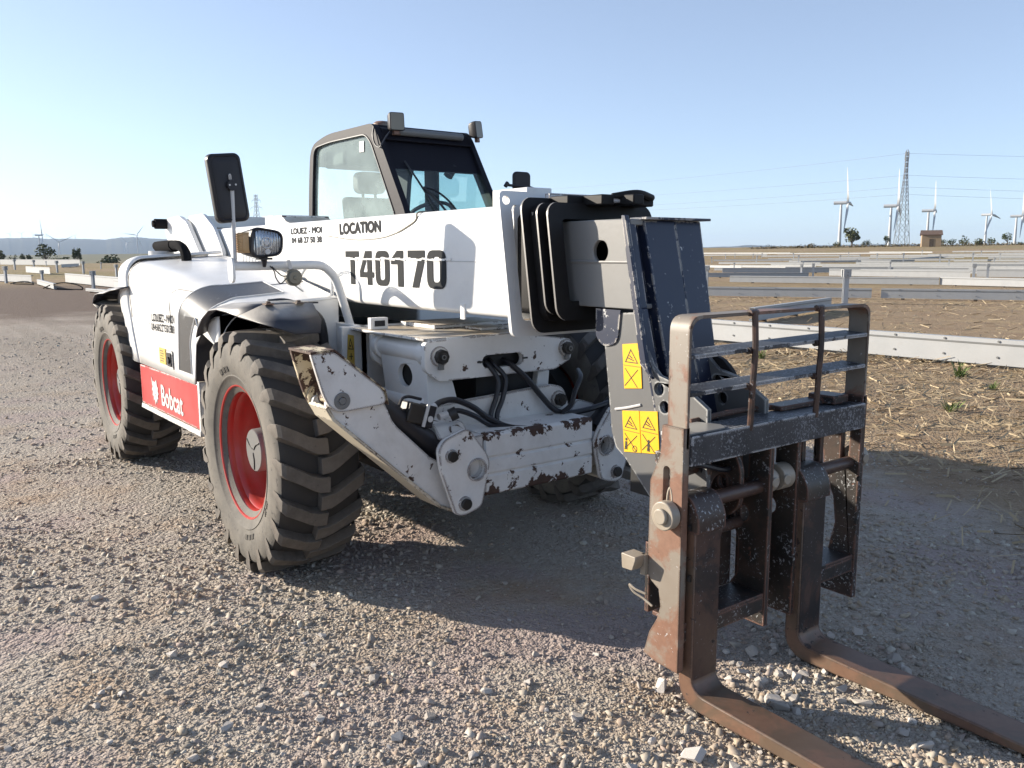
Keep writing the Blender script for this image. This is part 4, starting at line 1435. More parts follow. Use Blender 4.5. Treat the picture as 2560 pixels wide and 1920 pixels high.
# heavy front beam
g = G()
g.plate('y', [(.60, .757), (.985, .757), (1.0, .745), (1.0, .652), (.992, .646), (.992, .640), (1.0, .634), (1.002, .575), (.994, .569), (.994, .563), (1.002, .557), (1.0, .475), (.985, .465), (.60, .465)], -.365, .285)
beam = g.build('front_beam', 'beam_chip', T, bevel=.006)
g = G()
g.hexa([(.60, -.43, .46), (.96, -.43, .46), (.96, -.366, .47), (.60, -.366, .47), (.60, -.43, .74), (.95, -.43, .74), (.985, -.366, .755), (.60, -.366, .755)])
g.build('beam_end', 'white_scuff', beam, bevel=.004)
g = G(); g.plate('y', rpoly([(.66, .74), (.93, .74), (.86, .80), (.70, .80)], .02), -.56, -.40); g.cyl((.70, -.48, .78), (.94, -.45, .74), .04); g.build('beam_boss', 'white_scuff', beam, bevel=.004)

# ---- stabilizer legs folded up in front of the wheels
def stab(sgn):
    s_ = empty('stabilizer_leg', (0, 0, 0), T)
    off = -.035
    Y = lambda y: y if sgn < 0 else -y + 2 * off
    pl = rpoly([(-.63, .725), (-.60, .765), (-.475, .805), (-.375, .675), (-.358, .63), (-.405, .43), (-.50, .405), (-.545, .415), (-.62, .63)], [.02, .02, .03, .03, .03, .03, .03, .02, .02], 3)
    for x0, x1 in ((.99, 1.02), (.72, .745)):
        g = G(); g.plate('x', [(Y(y), z) for y, z in pl], x0, x1, [[(Y(y), z) for y, z in circ(-.432, .608, .046, 24)]])
        g.build('pivot_plate', 'white_chip', s_, bevel=.004)
    g = G(); g.ring((.90, Y(-.432), .608), (1.028, Y(-.432), .608), .053, .046, 30); g.build('tube_ring', 'white_chip', s_)
    g = G(); g.cyl((.70, Y(-.432), .608), (.95, Y(-.432), .608), .0455, n=24); g.build('pivot_tube', 'steel_grey', s_)
    for y, z, r in ((-.568, .690, .024), (-.500, .462, .026)):
        g = G(); g.cyl((1.02, Y(y), z), (1.028, Y(y), z), r * 1.3, n=18); g.build('pin_collar', 'white_chip', s_)
        g = G(); g.cyl((1.028, Y(y), z), (1.046, Y(y), z), r, n=16); g.build('pin', 'bolt', s_, bevel=.003)
    arm = rpoly([(-1.105, .985), (-1.105, .935), (-1.075, .90), (-.575, .442), (-.49, .405), (-.56, .64), (-.62, .675), (-.80, .85), (-.825, .91), (-.86, .985)], [.03, .03, .02, .02, 0, 0, .02, .03, .02, .03], 3)
    g = G()
    for x0, x1 in ((.905, .93), (.775, .80)): g.plate('x', [(Y(y), z) for y, z in arm], x0, x1)
    g.build('arm', 'white_scuff', s_, bevel=.003)
    g = G()
    lo = [(-1.112, .950), (-1.084, .898), (-.580, .436), (-.50, .398)]
    for (ya, za), (yb, zb) in zip(lo, lo[1:]):
        dn = Vector((za - zb, -(ya - yb))).normalized() * .012
        g.hexa([(.765, Y(ya), za), (.94, Y(ya), za), (.94, Y(ya + abs(dn.x)), za + .012), (.765, Y(ya + abs(dn.x)), za + .012), (.765, Y(yb), zb), (.94, Y(yb), zb), (.94, Y(yb + abs(dn.x)), zb + .012), (.765, Y(yb + abs(dn.x)), zb + .012)])
    g.build('arm_flange', 'arm_beige', s_, bevel=.002)
    # cylinder inside the arm
    g = G(); g.cyl((.852, Y(-.50), .66), (.852, Y(-.84), .93), .052, n=24); g.cyl((.852, Y(-.84), .93), (.852, Y(-1.0), .97), .025, n=16); g.build('cylinder', 'black_plastic', s_)
    # foot: two cheeks joined by a flange
    ck = rpoly([(-1.175, 1.18), (-1.075, 1.183), (-.855, 1.005), (-.842, .945), (-1.055, .932), (-1.10, .955), (-1.128, 1.01)], [.01, .02, .03, .03, .02, .03, .03], 3)
    g = G(); g.plate('x', [(Y(y), z) for y, z in ck], .935, .957); g.build('foot_cheek', 'white_scuff', s_, bevel=.003)
    ck2 = rpoly([(-1.175, 1.18), (-1.075, 1.183), (-.855, 1.005), (-.842, .945), (-1.00, .86), (-1.10, .94), (-1.128, 1.0)], [.01, .02, .03, .03, .02, .03, .03], 3)
    g = G(); g.plate('x', [(Y(y), z) for y, z in ck2], .735, .757); g.build('foot_cheek', 'cream', s_, bevel=.003)
    g = G()
    fl = [(-1.176, 1.188), (-1.073, 1.193), (-.848, 1.008), (-.836, .95)]
    for (ya, za), (yb, zb) in zip(fl, fl[1:]):
        g.hexa([(.735, Y(ya), za), (.96, Y(ya), za), (.96, Y(ya), za - .010), (.735, Y(ya), za - .010), (.735, Y(yb), zb), (.96, Y(yb), zb), (.96, Y(yb), zb - .010), (.735, Y(yb), zb - .010)])
    g.build('foot_flange', 'cream', s_, bevel=.002)
    g = G(); g.cyl((.757, Y(-1.048), .980), (.935, Y(-1.048), .980), .036, n=22); g.ring((.757, Y(-1.048), .980), (.772, Y(-1.048), .980), .066, .036, 26); g.build('foot_pin', 'cream', s_)
    g = G(); g.ring((.957, Y(-1.048), .980), (.962, Y(-1.048), .980), .036, .016, 24); g.cyl((.957, Y(-1.048), .980), (.966, Y(-1.048), .980), .0145, n=14); g.build('foot_pin_cap', 'hub_grey', s_, bevel=.002)
    return s_


stab(-1)
stab(1)
# valve block on the right-hand cylinder
vb = empty('valve_block', (.86, -.64, .865), T)
vb.rotation_euler = (math.radians(-18), 0, 0)
g = G(); g.box(-.04, .05, -.075, .02, -.045, .045); g.build('valve_body', 'bolt', vb, bevel=.008)
g = G(); g.box(-.035, .045, .0205, .065, -.05, .05); g.build('valve_coil', 'black_plastic', vb, bevel=.004)
g = G(); g.plate('x', [(.005, -.05), (.02, -.05), (.02, .055), (.005, .055)], .051, .056); g.cyl((.045, .043, -.01), (.05, .043, -.01), .014, n=14); g.build('valve_band', 'zinc', vb)
g = G(); g.tube([(.0, -.09, -.06), (.0, -.10, .03), (.0, -.075, .062), (.0, .0, .066)], .007, 8); g.build('valve_hoop', 'black_plastic', vb)

# hydraulic hoses
for pts, r in (([(.66, -.15, 1.05), (.715, -.14, 1.02), (.75, -.115, .95), (.765, -.14, .87), (.78, -.18, .80), (.80, -.19, .745)], .0125),
               ([(.66, -.11, 1.05), (.715, -.105, 1.02), (.755, -.075, .96), (.775, -.105, .87), (.79, -.15, .80), (.80, -.16, .745)], .0125),
               ([(.66, -.02, 1.04), (.72, .0, 1.01), (.765, .05, .95), (.775, .13, .86), (.80, .20, .78), (.83, .27, .757), (.85, .40, .765), (.86, .55, .79)], .015),
               ([(.84, .22, .765), (.85, .27, .80), (.84, .31, .87), (.80, .38, .93), (.7, .45, .95)], .013),
               ([(.87, -.56, .885), (.865, -.52, .905), (.86, -.44, .905), (.86, -.34, .86), (.87, -.26, .80), (.90, -.17, .752), (.97, -.09, .742)], .0145),
               ([(.87, -.50, .845), (.865, -.43, .855), (.87, -.34, .82), (.88, -.25, .765), (.93, -.15, .745)], .0125)):
    g = G(); g.tube(pts, r, 10, 8); g.build('hydraulic_hose', 'hose', T)
g = G(); g.cyl((.87, -.585, .875), (.868, -.55, .89), .017, n=10); g.cyl((.87, -.535, .838), (.868, -.49, .846), .017, n=10); g.build('hose_fitting', 'zinc', T)
g = G(); g.cyl((.86, -.47, .835), (.875, -.44, .85), .030, n=16); g.build('hose_clamp', 'bolt', T)

# ---- cab
cab = empty('cab', (0, 0, 0), T)
out_ = rpoly([(-2.50, 1.05), (-2.40, 2.08), (-2.34, 2.41), (-2.02, 2.468), (-1.30, 2.462), (-1.235, 2.40), (-.86, 1.83), (-.72, 1.05)], [0, .3, .12, .12, .09, .06, .08, 0], 5)
gl = rpoly([(-2.41, 1.30), (-2.315, 2.10), (-2.265, 2.388), (-1.98, 2.405), (-1.40, 2.398), (-1.315, 2.335), (-1.00, 1.83), (-.90, 1.30)], [.03, .3, .07, .1, .05, .05, .05, .03], 5)
g = G(); g.plate('y', out_, .305, .350, [gl]); g.build('cab_side_frame', 'cabin_black', cab, bevel=.012, seg=3)
g = G(); g.tube([(x, .303, z) for x, z in gl] + [(gl[0][0], .303, gl[0][1])], .006, 6, 1); g.build('window_seal', 'hose', cab)
g = G(); g.add([(x, .325, z) for x, z in gl], [tuple(range(len(gl)))]); g.build('side_window', 'glass_side', cab)
g = G(); g.box(-1.52, -1.455, .318, .321, 2.288, 2.36); g.build('window_label', 'white_print', cab)
w1 = rpoly([(-2.30, 1.30), (-2.13, 2.22), (-2.04, 2.30), (-1.87, 2.315), (-1.87, 1.30)], [.02, .1, .06, .02, .02], 4)
w2 = rpoly([(-1.72, 1.30), (-1.71, 2.27), (-1.42, 2.385), (-1.30, 2.33), (-.97, 1.83), (-.90, 1.30)], [.02, .05, .05, .05, .05, .02], 4)
g = G(); g.plate('y', out_, 1.06, 1.10, [w1, w2]); g.build('cab_side_frame', 'cabin_black', cab, bevel=.012, seg=3)
for w_ in (w1, w2):
    g = G(); g.add([(x, 1.08, z) for x, z in w_], [tuple(range(len(w_)))]); g.build('side_window', 'glass', cab)
# roof, header, pillars
g = G(); g.plate('y', [(-2.36, 2.36), (-2.33, 2.415), (-2.02, 2.462), (-1.30, 2.456), (-1.27, 2.42), (-2.0, 2.42)], .350, 1.06); g.build('roof', 'cabin_black', cab, bevel=.006)
g = G(); g.plate('y', rpoly([(-1.34, 2.455), (-1.245, 2.425), (-1.195, 2.345), (-1.235, 2.338), (-1.33, 2.40)], .01), .350, 1.06); g.build('front_header', 'cabin_black', cab, bevel=.004)
g = G(); g.cyl((-1.20, .44, 2.405), (-1.20, .98, 2.405), .026, n=14); g.build('roller_blind', 'hub_grey', cab)
g = G(); g.plate('y', [(-1.225, 2.34), (-1.10, 2.145), (-1.11, 2.138), (-1.235, 2.33)], .352, 1.058); g.build('sun_band', 'cabin_black', cab)
g = G(); g.add([(-1.225, .351, 2.335), (-1.225, 1.059, 2.335), (-.868, 1.059, 1.79), (-.868, .351, 1.79), (-.743, 1.059, 1.3), (-.743, .351, 1.3)], [(0, 1, 2, 3), (3, 2, 4, 5)]); g.build('windshield', 'glass', cab)
g = G(); g.plate('y', [(-2.49, 1.05), (-2.44, 1.60), (-2.42, 1.60), (-2.47, 1.05)], .351, 1.059); g.plate('y', [(-2.39, 2.26), (-2.34, 2.40), (-2.31, 2.40), (-2.36, 2.26)], .351, 1.059); g.build('rear_frame', 'cabin_black', cab)
g = G(); g.box(-2.50, -.72, .30, 1.10, .62, 1.30); g.build('cab_body', 'white', cab, bevel=.02)
g = G(); g.plate('y', [(-.93, 1.3), (-.75, 1.3), (-.83, 1.60), (-.98, 1.58)], .36, 1.05); g.build('dashboard', 'black_plastic', cab, bevel=.01)
# interior
g = G(); g.plate('y', rpoly([(-2.15, 1.45), (-1.62, 1.45), (-1.60, 1.58), (-2.02, 1.60), (-2.12, 2.02), (-2.24, 2.02)], .04), .50, .95); g.build('seat', 'seat', cab, bevel=.03, seg=3)
g = G(); g.plate('x', rrect(.60, .85, 2.05, 2.22, .05, 5), -2.22, -2.12); g.cyl((-2.18, .67, 2.0), (-2.18, .67, 2.08), .012); g.cyl((-2.18, .78, 2.0), (-2.18, .78, 2.08), .012); g.build('headrest', 'seat', cab, bevel=.02)
g = G()
cS = Vector((-1.25, .72, 1.83)); nS = Vector((-.55, 0, .83)).normalized(); aS = Vector((0, 1, 0)); bS = nS.cross(aS)
g.tube([cS + (aS * math.cos(t) + bS * math.sin(t)) * .18 for t in [2 * math.pi * i / 24 for i in range(25)]], .014, 8, 1)
g.tube([cS + aS * .17, cS - nS * .03, cS - aS * .17], .011, 6, 3); g.cyl(cS - nS * .03, cS - nS * .5 + Vector((.12, 0, 0)), .03, n=12)
g.build('steering_wheel', 'black_plastic', cab)
g = G(); g.box(-2.30, -1.95, .40, 1.02, 2.24, 2.40); g.build('rear_roof_lining', 'seat', cab, bevel=.02)
g = G(); g.cyl((-1.16, .83, 2.12), (-1.16, .88, 2.19), .035, n=12); g.build('interior_mirror', 'black_plastic', cab)
# wiper
g = G()
fxw = lambda z: -1.222 + (2.335 - z) * .655 + .014
g.tube([(fxw(2.20), .455, 2.20), (fxw(2.02), .52, 2.02), (fxw(1.82), .575, 1.82)], .007, 6, 4)
g.tube([(fxw(2.02) + .012, .525, 2.02), (fxw(1.93) + .02, .59, 1.93), (fxw(1.80) + .02, .66, 1.80)], .008, 6, 4)
g.tube([(fxw(2.02) + .012, .525, 2.02), (fxw(2.01) + .02, .61, 2.00), (fxw(1.92) + .02, .69, 1.92), (fxw(1.80) + .02, .74, 1.80)], .008, 6, 4)
g.build('wiper', 'hose', cab)
# roof beacon base
g = G(); g.lathe([(.07, 0), (.065, .02), (.045, .035), (0, .042)], n=20); me_ = g.mesh('beacon', 'rusty'); o = bpy.data.objects.new('beacon', me_); COL.objects.link(o); o.parent = cab; o.location = (-1.42, .45, 2.462); o.rotation_euler = (math.radians(-90), 0, 0)
# work lamps
for (y, rz, ry) in ((.425, -.05, -.02), (1.095, .50, -.08)):
    lm = empty('work_lamp', (-1.17, y, 2.465), T)
    lm.rotation_euler = (ry * -1.5, ry, rz)
    lay = [(-.055, .55), (-.04, .85), (-.005, 1.), (.014, 1.), (.018, .93)]
    RRl = rrect(-.055, .055, -.06, .06, .014, 4)
    k = len(RRl); g = G()
    g.add([(x, c[0] * s_, c[1] * s_) for x, s_ in lay for c in RRl], [(i * k + j, i * k + (j + 1) % k, (i + 1) * k + (j + 1) % k, (i + 1) * k + j) for i in range(len(lay) - 1) for j in range(k)] + [tuple(range(k))])
    g.build('lamp_shell', 'black_plastic', lm, sharp=40)
    g = G(); g.plate('x', [(c[0] * .92, c[1] * .92) for c in RRl], .012, .0165); g.build('lamp_glass', 'lamp_lens', lm)
    g = G(); g.box(-.02, .0, -.022, .022, -.085, -.055); g.cyl((-.01, -.03, -.082), (-.01, .03, -.082), .007, n=8); g.build('lamp_bracket', 'rusty', lm)
g = G(); g.tube([(-1.19, .40, 2.41), (-1.16, .34, 2.36), (-1.14, .29, 2.30), (-1.16, .285, 2.285), (-1.22, .285, 2.31), (-1.25, .285, 2.37), (-1.26, .30, 2.43)], .006, 6); g.tube([(-1.22, 1.06, 2.42), (-1.24, .98, 2.44), (-1.26, .9, 2.43)], .006, 6)
g.build('lamp_cable', 'hose', T)
# far-side mirror
fm = empty('mirror', (-.55, 1.03, 2.03), T)
g = G(); RR2 = rrect(-.07, .07, -.13, .085, .03, 5); g.plate('x', RR2, -.02, .012); g.build('mirror_shell', 'black_plastic', fm, bevel=.01)
g = G(); g.tube([(.03, -.15, -.01), (.03, -.05, -.015), (.03, .06, -.02), (.03, .09, -.05), (.02, .10, -.2)], .009, 8); g.cyl((.03, -.16, -.02), (.03, -.14, .005), .014, n=10); g.build('mirror_stalk', 'hose', fm)

# ---- fork carriage
fc = empty('fork_carriage', (0, 0, 0), T)
YR, YL, XF = -.435, .625, 2.25
sp = [(2.25, .145), (2.25, 1.0), (2.155, 1.0), (2.150, .90), (2.105, .80), (2.10, .46), (2.12, .44), (2.155, .42), (2.165, .36), (2.15, .31), (2.115, .25), (2.09, .165), (2.155, .148)]
spr = [(2.25, .145), (2.25, 1.0), (2.155, 1.0), (2.150, .92), (2.10, .84), (2.08, .80), (2.09, .66), (2.14, .56), (2.155, .45), (2.13, .33), (2.08, .26), (2.08, .145)]
slot = rrect(2.165, 2.195, .715, .862, .0145, 5)
g = G(); g.plate('y', sp, YR - .015, YR + .015, [slot]); g.build('side_plate', 'rusty', fc, bevel=.003)
g = G(); g.plate('y', spr, YL - .015, YL + .015, [rrect(2.165, 2.20, .70, .87, .017, 5)]); g.build('side_plate', 'carriage', fc, bevel=.003)
for y, (za, zb) in ((.03, (.185, .885)), (.195, (.185, .885))):
    g = G()
    g.plate('y', [(2.25, za), (2.25, zb), (2.05, zb), (2.05, .62), (2.12, .50), (2.12, .36), (2.05, .25), (2.05, za)], y - .011, y + .011, [rrect(2.11, 2.155, .73, .85, .02, 5), circ(2.13, .60, .035, 16)])
    g.build('centre_plate', 'carriage', fc, bevel=.003)
for y, x0 in ((.33, 2.06), (.45, 2.06)):
    g = G(); g.plate('y', [(2.18, .66), (2.18, .885), (x0, .885), (x0, .66)], y - .012, y + .012, [rrect(2.09, 2.15, .70, .86, .028, 5)]); g.build('hanger_plate', 'carriage', fc, bevel=.003)
g = G(); g.box(2.235, 2.262, YR + .015, YL - .015, .870, .972); g.build('front_beam', 'concrete_beam', fc, bevel=.003)
g = G(); g.box(2.12, 2.234, YR + .015, YL - .015, .955, .968); g.build('top_sheet', 'concrete_beam', fc, bevel=.002)
g = G(); g.plate('z', rpoly([(2.12, YR + .02), (2.245, YR + .02), (2.245, YR + .20), (2.20, YR + .23), (2.12, YR + .20)], .005), .973, .978); g.build('shiny_pad', 'steel_grey', fc)
g = G(); g.tube([(2.10, -.25, .975), (2.10, .0, .985), (2.10, .24, .975)], .012, 8, 4); g.box(2.08, 2.16, .20, .56, .969, .988); g.box(2.09, 2.21, .47, .57, .972, 1.006); g.build('top_fittings', 'carriage', fc, bevel=.005)
# load guard: bent flat bar and welded rods
g = G()
path = [(YR - .0, .93), (YR, 1.30), (YR + .012, 1.345), (YR + .05, 1.366), (.05, 1.370), (YL - .06, 1.366), (YL - .016, 1.35), (YL, 1.31), (YL, .96)]
path = [path[0]] + rpoly([(YR, .90), (YR, 1.368), (YL, 1.368), (YL, .90)], [0, .055, .055, 0], 6)[1:]
t_ = .011
inn = []
for (y, z) in path:
    yy = y + t_ if y < 0 else y - t_
    if abs(y) < .3: yy = y
    zz = z - t_ if z > 1.30 else z
    inn.append((min(max(yy, YR + t_), YL - t_), min(zz, 1.368 - t_)))
vs = [(x, y, z) for x in (2.165, 2.25) for l in (path, inn) for y, z in l]
k = len(path)
fs = []
for i in range(k - 1):
    a, c, e, f_ = i, k + i, 2 * k + i, 3 * k + i
    fs += [(a, a + 1, e + 1, e), (c + 1, c, f_, f_ + 1), (a + 1, a, c, c + 1), (e, e + 1, f_ + 1, f_)]
g.add(vs, fs)
g.build('guard_hoop', ['rusty'], fc, sharp=40)
for z0 in (1.232, 1.108):
    g = G(); g.hexa([(2.15, YR + .014, z0), (2.25, YR + .014, z0 - .006), (2.25, YL - .014, z0 - .006 + .012), (2.15, YL - .014, z0 + .012), (2.15, YR + .014, z0 + .014), (2.25, YR + .014, z0 + .008), (2.25, YL - .014, z0 + .020), (2.15, YL - .014, z0 + .026)])
    g.build('guard_rail', 'concrete_beam', fc, bevel=.002)
for y in (-.115, .275):
    g = G(); g.tube([(2.258, y, 1.372), (2.264, y + .002, 1.24), (2.262, y - .002, 1.11), (2.256, y, .955)], .011, 8, 4)
    for z in (1.365, 1.235, 1.11): g.cyl((2.25, y - .02, z), (2.25, y + .02, z), .012, n=8)
    g.build('guard_rod', 'fork_dark', fc)
# fork shaft, rollers
g = G(); g.cyl((2.20, YR - .05, .715), (2.20, YL + .05, .715), .026, n=20); g.build('fork_shaft', 'fork_dark', fc)
for y0, y1 in ((YR - .055, YR - .018), (YL + .018, YL + .055), (.045, .08), (.115, .18)):
    g = G(); g.cyl((2.20, y0, .70 if y0 < -.3 else .735), (2.20, y1, .70 if y0 < -.3 else .735), .050, n=28)
    s2 = y0 - .012 if y0 < -.3 else y1
    g.cyl((2.20, y0 - .014, .70 if y0 < -.3 else .735), (2.20, y0, .70 if y0 < -.3 else .735), .028, n=20)
    if y0 > 0: g.cyl((2.255, y0 + .01, .735), (2.248, y0 + .01, .735), .02)
    g.build('roller', 'roller', fc, bevel=.004)
g = G(); g.tube([(2.185, YR - .012, .70), (2.185, YR - .012, .76), (2.195, YR - .012, .79), (2.205, YR - .012, .76), (2.205, YR - .012, .70)], .005, 6); g.build('retaining_clip', 'roller', fc)
# curved latch hooks and back plates behind the forks
g = G(); g.plate('x', [(-.42, .30), (.03, .30), (.03, .60), (-.10, .62), (-.25, .52), (-.42, .56)], 2.06, 2.08); g.plate('x', [(.03, .25), (.19, .25), (.19, .62), (.03, .62)], 2.10, 2.12); g.build('back_plate', 'carriage', fc, bevel=.003)
for y in (-.36, -.19):
    pts = [(2.06 + .10 * math.sin(t), .73 + .10 * math.cos(t)) for t in [i * .35 for i in range(8)]]
    g = G(); g.plate('y', [(2.05, .88), (2.13, .88), (2.15, .80), (2.13, .72), (2.16, .62), (2.11, .52), (2.05, .50), (2.09, .60), (2.07, .70), (2.10, .79), (2.05, .84)], y - .012, y + .012); g.build('latch_hook', 'carriage', fc, bevel=.003)
g = G(); g.tube([(2.08, -.38, .72), (2.10, -.30, .79), (2.09, -.20, .80)], .02, 8); g.build('latch_bar', 'fork_dark', fc)
g = G(); g.ring((2.07, -.30, .62), (2.13, -.30, .62), .105, .075, 30); g.ring((2.08, -.10, .72), (2.12, -.10, .72), .075, .045, 26); g.build('hook_ring', 'carriage', fc, bevel=.003)
g = G(); g.plate('y', rpoly([(2.06, .87), (2.16, .87), (2.20, .80), (2.20, .66), (2.14, .60), (2.06, .62)], .03), -.085, -.062, [circ(2.13, .735, .032, 18)]); g.build('hanger_plate', 'carriage', fc, bevel=.003)
g = G(); g.tube([(2.10, -.38, .80), (2.16, -.30, .84), (2.17, -.15, .80), (2.12, -.02, .78)], .010, 8); g.tube([(2.09, -.20, .90), (2.12, -.20, .80), (2.10, -.16, .70), (2.06, -.14, .58)], .009, 8); g.build('lock_hose', 'hose', fc)
g = G(); g.cyl((2.12, -.40, .56), (2.12, .02, .56), .022, n=16); g.cyl((2.12, -.28, .56), (2.12, -.12, .56), .036, n=20); g.build('lock_cylinder', 'fork_dark', fc)
g = G()
for y, z in ((-.41, .66), (-.41, .48), (.60, .66), (.60, .48)): g.cyl((2.253, y, z), (2.262, y, z), .012, n=6)
tag(g.build('frame_bolts', 'bolt', fc), kind='stuff')
# lower cross angles
g = G()
g.box(2.10, 2.245, YR + .015, .019, .300, .314); g.box(2.231, 2.245, YR + .015, .019, .245, .2995)
g.box(2.10, 2.245, .207, YL - .015, .318, .332); g.box(2.231, 2.245, .207, YL - .015, .262, .3175)
g.build('lower_crossbar', 'carriage', fc, bevel=.002)
g = G(); g.plate('y', rpoly([(2.035, .475), (2.085, .478), (2.10, .52), (2.10, .53), (2.03, .53)], .006), YR - .075, YR - .015); g.box(2.08, 2.102, YR - .03, YR - .013, .455, .53); g.build('stop_block', 'roller', fc, bevel=.004)
g = G(); g.tube([(2.10, YR - .02, .385), (2.06, YR - .03, .392), (2.03, YR - .03, .40), (2.05, YR - .03, .38), (2.09, YR - .02, .365), (2.13, YR - .018, .35)], .0045, 6); g.build('spring_pin', 'roller', fc)


# forks
def fork(y0, y1):
    f_ = empty('fork', (0, 0, 0), T)
    g = G()
    prof = [(2.215, .64), (2.275, .64)]
    for i in range(7):
        a = math.pi - (math.pi / 2) * i / 6
        prof.append((2.275 + .05 + .05 * math.cos(a), .072 + .05 - .05 * math.sin(a)))
    prof += [(3.40, .040), (3.415, .030), (3.40, .022), (2.45, .012)]
    for i in range(7):
        a = -math.pi / 2 - (math.pi / 2) * i / 6
        prof.append((2.215 + .09 + .09 * math.cos(a), .012 + .09 + .09 * math.sin(a)))
    g.plate('y', prof, y0, y1)
    g.build('fork_blade', 'fork', f_, bevel=.005)
    g = G(); g.plate('y', [(2.2765, .115), (2.2765, .635), (2.274, .635), (2.274, .115)], y0 + .004, y1 - .004); g.build('shank_face', 'fork_dark', f_)
    g = G(); g.plate('y', rpoly([(2.16, .64), (2.29, .64), (2.29, .70), (2.25, .765), (2.17, .765), (2.15, .70)], [.01, .01, .03, .03, .03, .03]), y0 - .004, y1 + .004, [circ(2.20, .715, .030, 16)]); g.build('fork_eye', 'carriage', f_, bevel=.008)


fork(-.405, -.275)
fork(.205, .345)


# ================================================================== FIELD OF STEEL BEAMS AND POSTS
def beam_thing(a, c, h, label, group=None, bolts=0, facing=-1, tilt=0., d=.12):
    """C-section steel beam lying from a to c, web on the facing side"""
    a, c = Vector((a[0], a[1])), Vector((c[0], c[1]))
    dv = c - a; L = dv.length
    o = empty('steel_beam', (a.x, a.y, th(a.x, a.y)), None, label, 'steel beam', group, math.atan2(dv.y, dv.x))
    o['kind'] = 'thing'
    dz = (th(c.x, c.y) - th(a.x, a.y)) / L
    g = G(); lift = .05
    sec = [(0, lift), (0, lift + h), (d, lift + h), (d, lift + h - .045), (d - .006, lift + h - .045), (d - .006, lift + h - .008), (.006, lift + h - .008), (.006, lift + .008), (d - .006, lift + .008), (d - .006, lift + .045), (d, lift + .045), (d, lift)]
    k = len(sec)
    g.add([(x, y * -facing, z + dz * x) for x in (0, L) for y, z in sec], [(i, (i + 1) % k, k + (i + 1) % k, k + i) for i in range(k)] + [tuple(range(k)), tuple(range(2 * k - 1, k - 1, -1))])
    g.build('web', 'galv', o)
    g = G(); g.box(0, L, min(0, .008 * facing), max(0, .008 * facing) + .0, lift + h - .078, lift + h - .055); g.v = [(x, y + .0005 * facing, z + dz * x) for x, y, z in g.v]
    g.build('lip_shade_strip', 'hub_grey', o)  # dark strip: shading under the rolled top lip put into the colour
    if bolts:
        gm = G(); gm.cyl((0, 0, 0), (0, .014 * facing, 0), .016, n=6); me = gm.mesh('bolt', 'hub_grey')
        for i in range(bolts):
            for z in (lift + h * .30, lift + h - .03):
                q = bpy.data.objects.new('bolt', me); COL.objects.link(q); q.parent = o; q.location = (L * (i + .5) / bolts, 0, z + dz * L * (i + .5) / bolts)
    for x in (L * .12, L * .5, L * .88):
        g = G(); y0, y1 = (-.02, d + .02) if facing < 0 else (-d - .02, .02)
        g.box(x - .05, x + .05, y0, y1, dz * x, .05 + dz * x)
        g.build('timber', 'trunk', o)
    return o


def ext(a, c, f0, f1):
    return ((a[0] + (a[0] - c[0]) * f0, a[1] + (a[1] - c[1]) * f0), (c[0] + (c[0] - a[0]) * f1, c[1] + (c[1] - a[1]) * f1))


GB = 'galvanized steel beams laid out on the field'
a, c = ext((-5.75, 9.22), (-.69, 9.5), .25, .7)
beam_thing(a, c, .35, 'nearest long white steel beam on the straw, running behind the fork guard', GB, 14)
beam_thing((-7.75, 13.1), (-9.1, 18.2), .30, 'steel beam lying askew behind the nearest one, pointing away from the viewer', GB, 0, -1)
a, c = ext((-16.06, 21.21), (-11.35, 24.06), .12, 0)
beam_thing(a, c, .32, 'steel beam behind the fork guard, left of the big post with clamps', GB, 5)
a, c = ext((-11.13, 24.26), (-7.52, 26.3), 0, .35)
beam_thing(a, c, .32, 'steel beam right of the big clamp post, ending at the picture edge', GB, 5)
beam_thing((-24.74, 33.35), (-15.64, 37.17), .33, 'long steel beam in the second row behind the big clamp post', GB)
a, c = ext((-15.64, 37.25), (-11.96, 37.3), 0, .5)
beam_thing(a, c, .36, 'steel beam in the second row running out at the right picture edge', GB)
beam_thing((-31.45, 39.59), (-27.49, 44.46), .26, 'steel beam just right of the boom head, starting beside the left clamp post', GB)
beam_thing((-28.19, 47.77), (-19.7, 48.98), .40, 'steel beam in the third row, ending at a paired post', GB)
beam_thing((-38.84, 49.99), (-33.15, 55.49), .35, 'steel beam in the fourth row just right of the boom head', GB)
a, c = ext((-20.44, 51.38), (-18.01, 52.09), 0, 1.)
beam_thing(a, c, .45, 'steel beam starting at the paired post near the right picture edge', GB)
